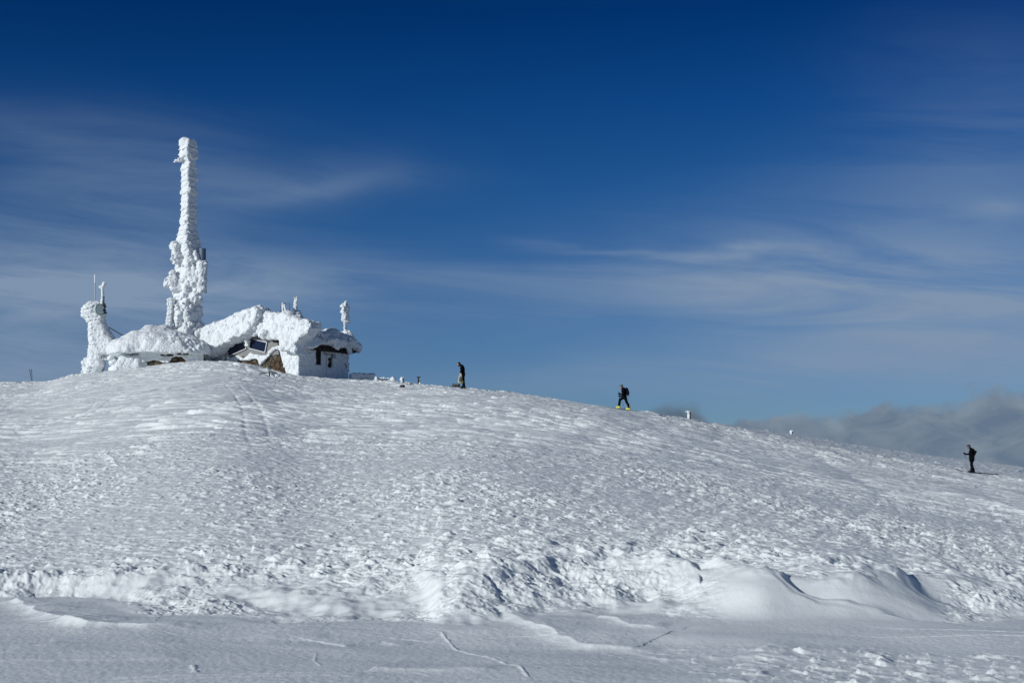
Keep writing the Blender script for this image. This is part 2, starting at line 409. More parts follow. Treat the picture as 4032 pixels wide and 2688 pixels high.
T_RF = _table([q[0] for q in BANK], _rf, math.radians(0.9)); T_RT = _table([q[0] for q in BANK], _rt, math.radians(0.9))
T_BH = _table([q[0] for q in BANK], [q[3] for q in BANK], math.radians(0.35))
tab = lambda T, th: np.interp(th, _tg, T)
GR = lambda u, v: ray(u, v)[:2] * (EYE / -ray(u, v)[2])          # picture point to the flat foreground

def noses(x, y, cs, ct, seed, dens=0.7, wx=0.955, wy=-0.295, L=0.55, W=0.33, jag=0.18, asym=0.0):
    """wind-cut snow: blunt noses that face the wind, each with a tail that thins out downwind"""
    s = (x * wx + y * wy) / cs; t = (-x * wy + y * wx) / ct
    s = s + jag * noise2(x / ct * 1.3, y / ct * 1.3, seed + 50)
    i = np.floor(s); j = np.floor(t); out = np.zeros(np.shape(s), F32)
    for di in (-1, 0, 1):
        for dj in (-1, 0, 1):
            a = (i + di).astype(np.int64); b = (j + dj).astype(np.int64); h = _hash(a, b, a * 0, seed)
            on = _u01(h, 1) < dens; amp = 0.35 + 0.65 * _u01(h, 4)
            ds = s - (a + 0.15 + 0.5 * _u01(h, 2)); dt = t - (b + 0.2 + 0.6 * _u01(h, 3))
            wd = W * (0.55 + 0.45 * np.sqrt(np.clip(ds / 0.2, 0, 1)))
            qq = dt / wd; cr_ = np.clip(1 - qq ** 2, 0, 1)
            if asym: cr_ = (1 - asym) * cr_ + asym * sstep(-1.0, -0.55, qq) * (1 - sstep(-0.4, 1.15, qq))
            p = cr_ * sstep(-0.06, 0.07, ds - 0.35 * (dt / W) ** 2 * 0.3) * np.exp(-np.clip(ds, 0, 9) / (L * 0.5)) * sstep(1.0, 0.6, ds)
            out = np.maximum(out, np.where(on, amp * p, 0))
    return out

def crest(x, y, line, amp, left, right, ends=(0.25, 0.25)):
    """a drift with a sharp crest along a line: gentle to its left, steep to its right"""
    pts = [np.asarray(q, float) for q in line]; best = np.full(np.shape(x), 1e9); sg = np.zeros(np.shape(x)); tt = np.zeros(np.shape(x)); Ls = [0]
    for a, b in zip(pts[:-1], pts[1:]): Ls.append(Ls[-1] + np.linalg.norm(b - a))
    for k, (a, b) in enumerate(zip(pts[:-1], pts[1:])):
        d = b - a; L2 = d @ d; t = np.clip(((x - a[0]) * d[0] + (y - a[1]) * d[1]) / L2, 0, 1)
        q = (x - a[0] - t * d[0]) ** 2 + (y - a[1] - t * d[1]) ** 2; m = q < best
        best = np.where(m, q, best); sg = np.where(m, np.sign(d[0] * (y - a[1]) - d[1] * (x - a[0])), sg); tt = np.where(m, (Ls[k] + t * (Ls[k + 1] - Ls[k])) / Ls[-1], tt)
    d = np.sqrt(best); e = sstep(-0.001, ends[0], tt) * sstep(1.001, 1 - ends[1], tt)
    return amp * e * np.where(sg < 0, np.exp(-(d / left) ** 1.2), np.exp(-(d / right) ** 1.3))

def ground(x, y, detail=True):
    x = np.asarray(x, float); y = np.asarray(y, float)
    r = np.hypot(x, y) + 1e-6; th = np.arctan2(x, y)
    ms, rr, rf, rt, bh = (tab(T, th) for T in (T_MS, T_RR, T_RF, T_RT, T_BH))
    wob = fbm2(x * 0.38, y * 0.38, 3, 11) * 1.5 * (1 - 0.85 * np.exp(-((th + 0.003) / 0.055) ** 2))
    near = sstep(4, 9, r)
    rw = r + wob * near * 0.6; t = np.clip((rw - rf) / (rt - rf), 0, 1); S = t * t * (3 - 2 * t)
    S = S + 0.16 * sstep(-1.9, 0.3, rw - rf) * (1 - S) * near
    rts, bhs, mss = tab(T_RTS, th), tab(T_BHS, th), tab(T_MSS, th)
    m1 = (-EYE + bhs) / rts
    q = 1 / np.maximum(r, 8.0); qr = 1 / rr; q1 = 1 / rts
    gexp = 1.06 + 0.20 * sstep(0.25, -0.05, th)
    ms = mss + (ms - mss) * sstep(0.55, 0.98, r / rr)
    f = np.clip((q - qr) / (q1 - qr), 0, 2)
    m = ms - (ms - m1) * f ** gexp
    b = np.clip(1 - rr / r, 0, 1); m = m - 0.30 * b * b - 0.02 * sstep(500, 4000, r)
    zf = np.where(r < 8, -EYE, m * r)
    z = -EYE + (zf + EYE + (bh - bhs) * sstep(24, 15, r)) * S
    if not detail: return z
    z = z + 0.10 * fbm2(x * 0.045, y * 0.045, 3, 21) * sstep(17, 40, r) * sstep(0, 0.4, np.abs(1 - r / rr) + 0.05)
    return z + relief(x, y, r, th, rf - wob * near * 0.6, rt - wob * near * 0.6, rr)

PX = [GR(*q) for q in ((2985, 2236), (3060, 2262), (3110, 2320), (3165, 2362), (3290, 2384), (3420, 2402))]
CRESTS = []
def relief(x, y, r, th, rf, rt, rr):
    u = UC + FPX * np.tan(np.clip(th, -1.2, 1.2)) * CP
    out = np.zeros(np.shape(x)); rmin, rmax = float(np.min(r)), float(np.max(r)); t = (r - rf) / (rt - rf)
    if rmin > 700: return out
    lump = fbm2(x * 5.5, y * 5.5, 3, 44)
    edge = 34 + 3 * noise2(x * 0.06, y * 0.03, 31) + 4 * sstep(2000, 3400, u)
    # 1 chunky wind-cut belt between the bank and the smooth upper slope
    if rmax > 12 and rmin < 55:
        belt = sstep(0.0, 0.8, (r - rt) / 1.2 + 0.4) * (1 - sstep(edge - 9, edge + 8, r))
        patch = np.clip(0.85 + 0.7 * fbm2(x * 0.3, y * 0.16, 3, 33), 0.4, 1.25)
        wx, wy = x + 0.09 * fbm2(x * 2.2, y * 2.2, 2, 34), y + 0.09 * fbm2(x * 2.2 + 9, y * 2.2, 2, 35)
        fl = lambda q: sstep(0.0, 0.30, q) * (0.65 + 0.35 * q)                 # flat-topped, blunt-nosed
        big = fl(noses(wx, wy, 0.95, 0.34, 41, 0.55, W=0.42, asym=0.8)); mid = fl(noses(wx + 3.3, wy - 1.7, 0.48, 0.17, 42, 0.85, W=0.44, asym=0.8)); sm = fl(noses(wx - 9.1, wy + 4.2, 0.24, 0.10, 43, 0.85, W=0.44, asym=0.8)); ti = fl(noses(wx + 1.1, wy + 7.7, 0.15, 0.07, 46, 0.7, W=0.42, asym=0.6))
        rg = 1 - np.abs(fbm2(x * 7, y * 9, 3, 45))
        tp = fbm2(x * 0.35 + y * 0.1, y * 0.9, 3, 47) * 2.6; ts = np.floor(tp) + sstep(0.0, 0.16, tp - np.floor(tp)) - tp
        out += belt * (patch * (0.024 * big * (0.9 + 0.7 * lump) + 0.032 * mid * (0.85 + 0.7 * lump) + 0.022 * sm + 0.010 * ti) + 0.006 * lump + 0.004 * rg + 0.012 * ts)
    # 2 long low sastrugi on the upper slope
    if rmax > 20:
        up = sstep(edge - 12, edge + 4, r)
        pat2 = np.clip(0.9 + 0.7 * fbm2(x * 0.10, y * 0.05, 3, 51), 0.6, 1.4)
        wy2 = y + 0.16 * fbm2(x * 0.9, y * 0.9, 2, 58); l0 = noses(x + 11, wy2 - 3, 4.0, 0.55, 59, 0.75, 0.992, -0.125, 1.0, 0.42, 0.05, 1.0); l1 = noses(x, wy2, 2.4, 0.5, 52, 0.8, 0.985, -0.17, 0.9, 0.42, 0.06, 1.0); l2 = noses(x + 5, wy2, 1.3, 0.36, 53, 0.7, 0.985, -0.17, 0.9, 0.44, 0.08, 1.0); l3 = noses(x - 7, y + 2, 0.6, 0.3, 54, 0.65)
        pl2 = fbm2(x * 0.13 + y * 0.03, y * 0.34, 4, 55) * 3.4; st2 = np.floor(pl2) + sstep(0.0, 0.22, pl2 - np.floor(pl2)) - pl2
        pl3 = fbm2(x * 0.30 + y * 0.06, y * 0.75, 3, 56) * 2.6; st3 = np.floor(pl3) + sstep(0.0, 0.25, pl3 - np.floor(pl3)) - pl3
        out += up * (0.03 * st2 + 0.025 * st3) * np.clip(0.9 + 1.0 * fbm2(x * 0.13, y * 0.08, 2, 57), 0.3, 1.5)
        out += up * pat2 * (0.055 * sstep(0, 0.4, l0) + 0.060 * sstep(0, 0.5, l1) + 0.045 * l2 + 0.02 * l3 + 0.004 * lump) * (1 + 0.6 * sstep(60, 100, r)) * (1 - 0.7 * np.exp(-((u - 2455) / 60) ** 2) * sstep(60, 85, r))
        out -= 0.11 * up * sstep(50, 80, r)
    # 3 trampled, broken snow round the person on the ridge and at the hut
    for (uu, rad, w, A) in ((1720, 95.5, 200, 0.17), (1090, 101.5, 70, 0.14), (260, 106, 110, 0.10)):
        if rmax > rad - 12 and rmin < rad + 12:
            k = np.exp(-((u - uu) / w) ** 2 - ((r - rad) / 5.0) ** 2)
            out += k * A * (noses(x, y, 0.5, 0.42, 61, 0.85, 0.9, -0.44, 0.7, 0.4, 0.3) + 0.5 * noise2(x * 1.7, y * 1.2, 62) - 0.55)
    # 4 the bank face: cauliflowered rime and broken blocks
    if rmax > 11 and rmin < 20:
        face = sstep(-0.2, 0.3, t) * (1 - sstep(1.15, 1.7, t))
        smooth_r = sstep(2640, 2900, u) * (1 - sstep(3640, 3800, u))
        fm = np.clip(0.55 + 1.3 * fbm2(x * 0.6, y * 0.8, 2, 77), 0.08, 1.2); k1 = fbm2(x * 2.0, y * 2.0, 3, 71); k2 = 1 - np.abs(fbm2(x * 6.5, y * 7.5, 3, 72)) * 1.4
        knob = noses(x, y, 0.26, 0.17, 73, 0.8, 0.8, -0.6, 0.8, 0.45, 0.25)
        out += face * (1 - 0.95 * smooth_r) * (0.05 * k1 + (0.024 * k2 + 0.036 * knob) * fm - 0.012)
        topb = sstep(0.7, 1.0, t) * (1 - sstep(1.3, 2.4, t)) * (0.25 + 0.75 * sstep(1900, 2200, u)) * (1 - 0.5 * sstep(3300, 3700, u))
        out += topb * (0.09 * np.clip(fbm2(x * 1.5, y * 1.5, 4, 74) + 0.1, 0, 1) + 0.045 * noses(x + 1, y, 0.55, 0.4, 75, 0.6, 0.95, -0.3, 0.7, 0.45, 0.3))
        out += 0.02 * smooth_r * face * fbm2(x * 0.8, y * 0.8, 2, 76)
        for c in CRESTS: out += crest(x, y, *c)
        for c in DROPS: out += drop(x, y, *c)
    # 5 scoured crust in front: thin plates, shallow ripples
    if rmin < 20:
        nf = 1 - sstep(-0.4, 0.05, t); br = sstep(2, 6, r)
        pl = fbm2(x * 0.24 + 0.12 * y, y * 0.62, 3, 81) * 2.2; stp = np.floor(pl) + sstep(0.0, 0.07, pl - np.floor(pl))
        sel = np.clip(0.35 + 1.4 * noise2(x * 0.5, y * 0.7, 90), 0, 1)
        out += nf * br * (0.006 * stp * sel + 0.065 * noise2(x * 0.22, y * 0.42, 82) + 0.018 * fbm2(x * 0.6, y * 1.1, 2, 92) + 0.0025 * fbm2(x * 16, y * 16, 2, 83) + 0.003 * noses(x, y, 0.5, 0.16, 84, 0.35))
        chunk = nf * sstep(2500, 3250, u + 260 * noise2(x * 1.1, y * 1.1, 85)) * (1 - sstep(12.6, 13.3, r))
        out += chunk * br * (0.022 * sstep(0, 0.35, noses(x + 0.12 * fbm2(x * 2, y * 2, 2, 93), y + 0.12 * fbm2(x * 2, y * 2, 2, 94), 0.46, 0.21, 86, 0.7, W=0.44, asym=0.7)) + 0.011 * sstep(0, 0.4, noses(x, y, 0.17, 0.08, 87, 0.85, W=0.44, asym=0.7)) + 0.006) * (1 + 0.6 * lump)
        for pts, hgt, soft in LEDGES: out += crest(x + 0.05 * fbm2(x * 3, y * 3, 2, 88), y + 0.07 * fbm2(x * 2.5, y * 2.5, 2, 89), pts, hgt, soft, 0.7, (0.06, 0.2)) * np.clip(0.9 + 0.5 * fbm2(x * 1.2, y * 1.2, 2, 91), 0.6, 1.2)
    if rmin < 115:
        for pts, hgt, wd in LINES:
            a = np.min(pts, axis=0) - 1; b = np.max(pts, axis=0) + 1
            m = (x > a[0]) & (x < b[0]) & (y > a[1]) & (y < b[1])
            if m.any():
                d = _lined(x[m], y[m], pts) + 0.012 * noise2(x[m] * 6, y[m] * 6, 89); out[m] += hgt * np.exp(-(d / wd) ** 2)
    return out

def _lined(x, y, pts):
    best = np.full(np.shape(x), 1e9)
    for a, b in zip(pts[:-1], pts[1:]):
        d = np.asarray(b) - np.asarray(a); t = np.clip(((x - a[0]) * d[0] + (y - a[1]) * d[1]) / (d @ d), 0, 1)
        best = np.minimum(best, (x - a[0] - t * d[0]) ** 2 + (y - a[1] - t * d[1]) ** 2)
    return np.sqrt(best)
def _polyd(x, y, pts):
    d = _lined(x, y, list(pts) + [pts[0]]); ins = np.zeros(np.shape(x), bool)
    for (ax, ay), (bx, by) in zip(pts, list(pts[1:]) + [pts[0]]):
        ins ^= ((ay > y) != (by > y)) & (x < (bx - ax) * (y - ay) / ((by - ay) if by != ay else 1e-9) + ax)
    return np.where(ins, -d, d)

def HIT(u, v, lo=55, hi=330):
    """depth at which the line of sight (u, v) meets the snow"""
    d = ray(u, v); ys = np.linspace(lo, hi, 5500); h = ground(d[0] / d[1] * ys, ys) - d[2] / d[1] * ys
    k = int(np.argmax(h >= 0)); return float(ys[k] if h[k] >= 0 else ys[np.argmax(h)])
def MID(u, v):
    """picture point to the ground, found along the ray"""
    d = ray(u, v); ys = np.linspace(9, 120, 2400); z = ground(d[0] / d[1] * ys, ys, False); g = d[2] / d[1] * ys
    k = np.argmax(z >= g); return np.array([d[0] / d[1] * ys[k], ys[k]])
LEDGES = [([GR(*q) for q in pts], h, sft) for pts, h, sft in (
    (((40, 2372), (130, 2402), (180, 2430), (262, 2456), (345, 2474), (600, 2477), (930, 2462)), 0.075, 0.10),
    (((1950, 2436), (2100, 2478), (2300, 2528), (2480, 2546), (2660, 2552)), 0.05, 0.09), (((2350, 2452), (2480, 2476), (2620, 2486)), 0.03, 0.06),
    (((1330, 2532), (1500, 2514), (1620, 2522)), 0.018, 0.05), (((1440, 2650), (1700, 2656), (1960, 2664)), 0.022, 0.06), (((-60, 2600), (420, 2594), (800, 2586)), 0.012, 0.05), (((150, 2545), (500, 2540), (760, 2528)), 0.010, 0.06),
    (((2600, 2600), (2900, 2588), (3200, 2592)), 0.02, 0.06), (((1000, 2500), (1200, 2512), (1320, 2508)), 0.012, 0.05))]
LINES = [([GR(*q) for q in ((1740, 2490), (1800, 2536), (1880, 2570), (1960, 2600), (2040, 2640), (2080, 2690))], 0.008, 0.012),
         ([GR(*q) for q in ((1245, 2556), (1238, 2590), (1262, 2622))], 0.004, 0.012), ([GR(*q) for q in ((762, 2610), (768, 2650))], 0.010, 0.02),
         ([GR(*q) for q in ((2400, 2560), (2520, 2598), (2640, 2616))], 0.004, 0.012), ([GR(*q) for q in ((480, 2668), (900, 2662), (1400, 2664))], 0.008, 0.04),
         ([GR(*q) for q in ((480, 2684), (900, 2676), (1400, 2678))], 0.008, 0.04)]
MI = lambda *pts: [MID(*q) for q in pts]
def drop(x, y, line, depth, reach, soft, ends):
    """a hollow scooped out to the right of a sharp curved edge"""
    w = 0.05 * fbm2(x * 1.6, y * 1.6, 2, 95); pts = [np.asarray(q, float) for q in line]; X = x + w; Y = y + w
    best = np.full(np.shape(x), 1e9); sg = np.zeros(np.shape(x)); tt = np.zeros(np.shape(x)); n = len(pts) - 1
    for k in range(n):
        a, b = pts[k], pts[k + 1]; d = b - a; t = np.clip(((X - a[0]) * d[0] + (Y - a[1]) * d[1]) / (d @ d), 0, 1)
        q = (X - a[0] - t * d[0]) ** 2 + (Y - a[1] - t * d[1]) ** 2; m = q < best
        best = np.where(m, q, best); sg = np.where(m, d[0] * (Y - a[1]) - d[1] * (X - a[0]), sg); tt = np.where(m, (k + t) / n, tt)
    Ln = sum(np.linalg.norm(b - a) for a, b in zip(pts[:-1], pts[1:])); d = np.sqrt(best); e = 1.0
    for p, k in ((pts[0], ends[0]), (pts[-1], ends[1])): e = e * (1 - np.exp(-((X - p[0]) ** 2 + (Y - p[1]) ** 2) / (k * Ln) ** 2))
    return np.where(sg > 0, -depth * sstep(0, soft, d) * np.exp(-(d / reach) ** 2) * e, 0.25 * depth * e * np.exp(-(d / (soft * 3)) ** 1.2) * sstep(0, soft * 0.6, d))
DROPS = [(MI((2950, 2228), (3040, 2244), (3090, 2290), (3140, 2344), (3220, 2374), (3330, 2390), (3440, 2410)), 0.10, 0.8, 0.17, (0.12, 0.18)),
         (MI((3480, 2236), (3560, 2262), (3600, 2310), (3680, 2360), (3790, 2404)), 0.065, 0.6, 0.2, (0.15, 0.2)),
         (MI((1900, 2258), (1940, 2300), (1966, 2350), (1990, 2390)), 0.045, 0.14, 0.05, (0.2, 0.2)),
         (MI((3700, 2262), (3800, 2310), (3920, 2350)), 0.06, 0.5, 0.05, (0.3, 0.3)), (MI((2180, 2236), (2200, 2256), (2236, 2262)), 0.08, 0.2, 0.05, (0.3, 0.3)), (MI((2340, 2226), (2380, 2250), (2420, 2256)), 0.10, 0.2, 0.05, (0.3, 0.3)), (MI((2690, 2216), (2720, 2240), (2740, 2262)), 0.08, 0.2, 0.05, (0.3, 0.3))]
CRESTS = [(MI((1700, 2268), (1676, 2330), (1690, 2410), (1720, 2462)), -0.02, 0.35, 0.08, (0.2, 0.2)),
          (MI((2640, 2236), (2600, 2320), (2590, 2420)), 0.05, 0.35, 0.2, (0.3, 0.3)), (MI((2380, 2240), (2420, 2310), (2430, 2420)), 0.05, 0.3, 0.15, (0.3, 0.3)), (MI((2150, 2250), (2170, 2330), (2160, 2420)), 0.05, 0.35, 0.15, (0.3, 0.3)),
          (MI((3900, 2300), (3980, 2340), (4060, 2360)), 0.05, 0.25, 0.2, (0.3, 0.3))]
# ski tracks cut across the slope
def track(pts, off=0.0):
    q = [MID(*p) for p in pts]; return [p + np.array([off, 0]) for p in q]
LINES += [(track(((885, 1515), (925, 1555), (950, 1600), (962, 1650), (968, 1710)), o), -0.014, 0.06) for o in (0, 0.55)]
LINES += [(track(((380, 1580), (340, 1620), (270, 1660), (120, 1690)), o), -0.012, 0.06) for o in (0, 0.4)]
LINES += [(track(((880, 1605), (850, 1630), (750, 1652))), -0.012, 0.07), (track(((1528, 1600), (1520, 1660))), -0.01, 0.07), (track(((968, 1712), (1000, 1760))), -0.012, 0.07)]

def build_ground():
    D = math.radians
    th = np.concatenate([np.linspace(-math.pi, D(-40), 40, endpoint=False), np.linspace(D(-40), D(-21), 130, endpoint=False),
                         np.linspace(D(-21), D(21), NTH, endpoint=False), np.linspace(D(21), D(40), 130, endpoint=False), np.linspace(D(40), math.pi, 41)])
    r = np.concatenate([[0.05], np.geomspace(0.6, 9.0, 40, endpoint=False), np.geomspace(9.0, 13.4, NR[0], endpoint=False), np.geomspace(13.4, 17.5, NR[1], endpoint=False),
                        np.geomspace(17.5, 115, NR[2], endpoint=False), np.geomspace(115, 330, NR[3], endpoint=False), np.geomspace(330, 6000, 40)])
    nr, nt = len(r), len(th); RR, TT = np.meshgrid(r, th, indexing='ij')
    X = RR * np.sin(TT); Y = RR * np.cos(TT); Z = np.empty_like(X)
    for i in range(0, nr, 120): Z[i:i + 120] = ground(X[i:i + 120], Y[i:i + 120])
    k = np.arange(nr * nt).reshape(nr, nt)
    f = np.stack([k[:-1, :-1], k[:-1, 1:], k[1:, 1:], k[1:, :-1]], -1).reshape(-1, 4)[:, ::-1]
    o = mesh_from('ground', np.stack([X, Y, Z], -1).reshape(-1, 3), np.ascontiguousarray(f), SNOW)
    tag(o, 'wind-carved snow field rising to a rounded summit', 'ground', kind='structure')
NTH, NR = 1180, (200, 380, 1480, 150)
SNOW = snow_mat('snow', (0.855, 0.885, 0.88), 10.0, 60.0, 0.006, 0.003, (1, 0.6, 1), 0.0)
build_ground()
# ------------------------------------------------------------------ materials of things
RIME = snow_mat('rime', (0.80, 0.83, 0.845), 6.0, 22.0, 0.03, 0.012, (1, 1, 1.2), 0.035)
DARK = plain('dark_timber', (0.020, 0.015, 0.011), 0.8, var=0.5, bump=0.4)
GAP_SHADE = plain('gap_shade', (0.006, 0.006, 0.007), 0.9)  # black for flat sheets that paint the unlit depth of openings
WHITE = plain('white_paint', (0.74, 0.76, 0.77), 0.5, var=0.05)
GREYP = plain('shaded_grey_plaster', (0.24, 0.24, 0.24), 0.85, var=0.15)  # grey darkened to carry the shade of the rime overhang
STEEL = plain('dull_steel', (0.30, 0.32, 0.34), 0.45, 0.6)
BLUEM = plain('blue_grey_metal', (0.10, 0.14, 0.20), 0.5, 0.2)
BLACKM = plain('black_metal', (0.015, 0.016, 0.02), 0.5)
ALU = plain('aluminium', (0.65, 0.66, 0.67), 0.4, 0.5)
DISH = plain('pale_green_dish', (0.55, 0.63, 0.60), 0.5, var=0.05)

def stone_mat():
    m, nt, b = material('rubble_stone'); L = nt.links.new
    tc = N(nt, 'ShaderNodeTexCoord'); ns = N(nt, 'ShaderNodeTexNoise', Scale=2.2, Detail=3.0); L(tc.outputs['Object'], ns.inputs['Vector'])
    mx = N(nt, 'ShaderNodeMix', data_type='RGBA'); mx.inputs[0].default_value = 0.12; L(tc.outputs['Object'], mx.inputs[6]); L(ns.outputs['Color'], mx.inputs[7])
    vo = N(nt, 'ShaderNodeTexVoronoi', Scale=2.7); L(mx.outputs[2], vo.inputs['Vector'])
    ve = N(nt, 'ShaderNodeTexVoronoi', Scale=2.7, feature='DISTANCE_TO_EDGE'); L(mx.outputs[2], ve.inputs['Vector'])
    hs = N(nt, 'ShaderNodeSeparateColor'); L(vo.outputs['Color'], hs.inputs[0])
    cr = N(nt, 'ShaderNodeValToRGB'); e = cr.color_ramp.elements; e[0].color = (0.045, 0.026, 0.014, 1); e[1].color = (0.16, 0.13, 0.085, 1)
    for p, c in ((0.3, (0.13, 0.058, 0.022, 1)), (0.6, (0.085, 0.062, 0.036, 1))): q = e.new(p); q.color = c
    L(hs.outputs[0], cr.inputs['Fac'])
    gap = N(nt, 'ShaderNodeValToRGB'); gap.color_ramp.elements[0].position = 0.02; gap.color_ramp.elements[1].position = 0.07; L(ve.outputs['Distance'], gap.inputs['Fac'])
    n2 = N(nt, 'ShaderNodeTexNoise', Scale=11.0, Detail=6.0); L(tc.outputs['Object'], n2.inputs['Vector'])
    m1 = N(nt, 'ShaderNodeMix', data_type='RGBA'); m1.inputs[6].default_value = (0.012, 0.009, 0.007, 1); L(gap.outputs[0], m1.inputs[0]); L(cr.outputs[0], m1.inputs[7])
    m2 = N(nt, 'ShaderNodeMix', data_type='RGBA', blend_type='MULTIPLY'); m2.inputs[0].default_value = 0.7; L(m1.outputs[2], m2.inputs[6]); L(n2.outputs['Fac'], m2.inputs[7])
    mt = N(nt, 'ShaderNodeMath', operation='MULTIPLY_ADD'); mt.inputs[1].default_value = 1.0; L(m2.outputs[2], mt.inputs[0])
    ga = N(nt, 'ShaderNodeGamma'); ga.inputs[1].default_value = 0.9; L(m2.outputs[2], ga.inputs[0]); L(ga.outputs[0], b.inputs['Base Color'])
    bp = N(nt, 'ShaderNodeBump', Strength=0.9, Distance=0.08); L(gap.outputs[0], bp.inputs['Height']); L(bp.outputs[0], b.inputs['Normal']); b.inputs['Roughness'].default_value = 0.85
    return m
STONE = stone_mat()

def cells_mat():
    m, nt, b = material('solar_cells'); L = nt.links.new
    tc = N(nt, 'ShaderNodeTexCoord'); br = N(nt, 'ShaderNodeTexBrick'); br.offset = 0.0
    br.inputs['Scale'].default_value = 1.0; br.inputs['Brick Width'].default_value = 0.12; br.inputs['Row Height'].default_value = 0.17
    br.inputs['Mortar Size'].default_value = 0.010; br.inputs['Color1'].default_value = (0.004, 0.008, 0.028, 1); br.inputs['Color2'].default_value = (0.005, 0.010, 0.034, 1)
    br.inputs['Mortar'].default_value = (0.030, 0.042, 0.075, 1); L(tc.outputs['UV'], br.inputs['Vector']); L(br.outputs['Color'], b.inputs['Base Color'])
    b.inputs['Roughness'].default_value = 0.07; b.inputs['Specular IOR Level'].default_value = 0.3; return m
CELLS = cells_mat()

def lumps(seed, a1=0.16, f1=1.7, a2=0.07, f2=4.2, a3=0.02, st=(1, 1, 1), off=0.0):
    """rime that grows into the wind as cauliflower lumps"""
    def fn(X, Y, Z, D):
        wx = 0.25 * noise3(X * 1.1, Y * 1.1, Z * 1.1, seed + 7)
        A = worley3((X + wx) * f1 * st[0], Y * f1 * st[1], (Z + wx) * f1 * st[2], seed); B = worley3(X * f2 * st[0], Y * f2 * st[1], (Z + wx) * f2 * st[2], seed + 1)
        return off + a1 * (A - 0.55) * 1.8 + a2 * (B - 0.5) * 1.8 + a3 * noise3(X * 9, Y * 9, Z * 9, seed + 2)
    return fn

def strata(seed, a=0.16, fz=2.6, a2=0.06, band=None):
    """rime feathers: shelves that overhang one another up the windward side"""
    def fn(X, Y, Z, D):
        w = 0.45 * noise3(X * 0.8, Y * 0.8, Z * 0.9, seed) + 0.16 * noise3(X * 2.3, Y * 2.3, Z * 2.5, seed + 1)
        p = Z * fz + w * fz * 0.8; k = p - np.floor(p); row = np.floor(p).astype(np.int64)
        amp = 0.45 + 0.55 * _u01(_hash(row, row * 0, row * 0, seed + 9))
        shelf = (1 - k) ** 0.8 * amp                                 # widest low in each shelf, cut back above
        B = worley3(X * 3.4, Y * 3.4, Z * 5.5, seed + 3)
        return -a * (shelf - 0.35) + a2 * (B - 0.5) * 1.8 + 0.02 * noise3(X * 8, Y * 8, Z * 10, seed + 4)
    return fn

def outline(pts, plane_p, plane_n, vox):
    """picture outline to a frame's (X, Z) on a plane"""
    out = []
    for u, v in pts:
        q = vox.loc(on_plane(u, v, plane_p, plane_n)); out.append((q[0], q[2]))
    return out

def ax_yaw(n):
    """frame from an outward horizontal normal: X along the wall (to the right), Y into the wall, Z up"""
    n = np.array([n[0], n[1], 0.0]); n /= np.linalg.norm(n); return [np.array([-n[1], n[0], 0.0]), -n, EZ]

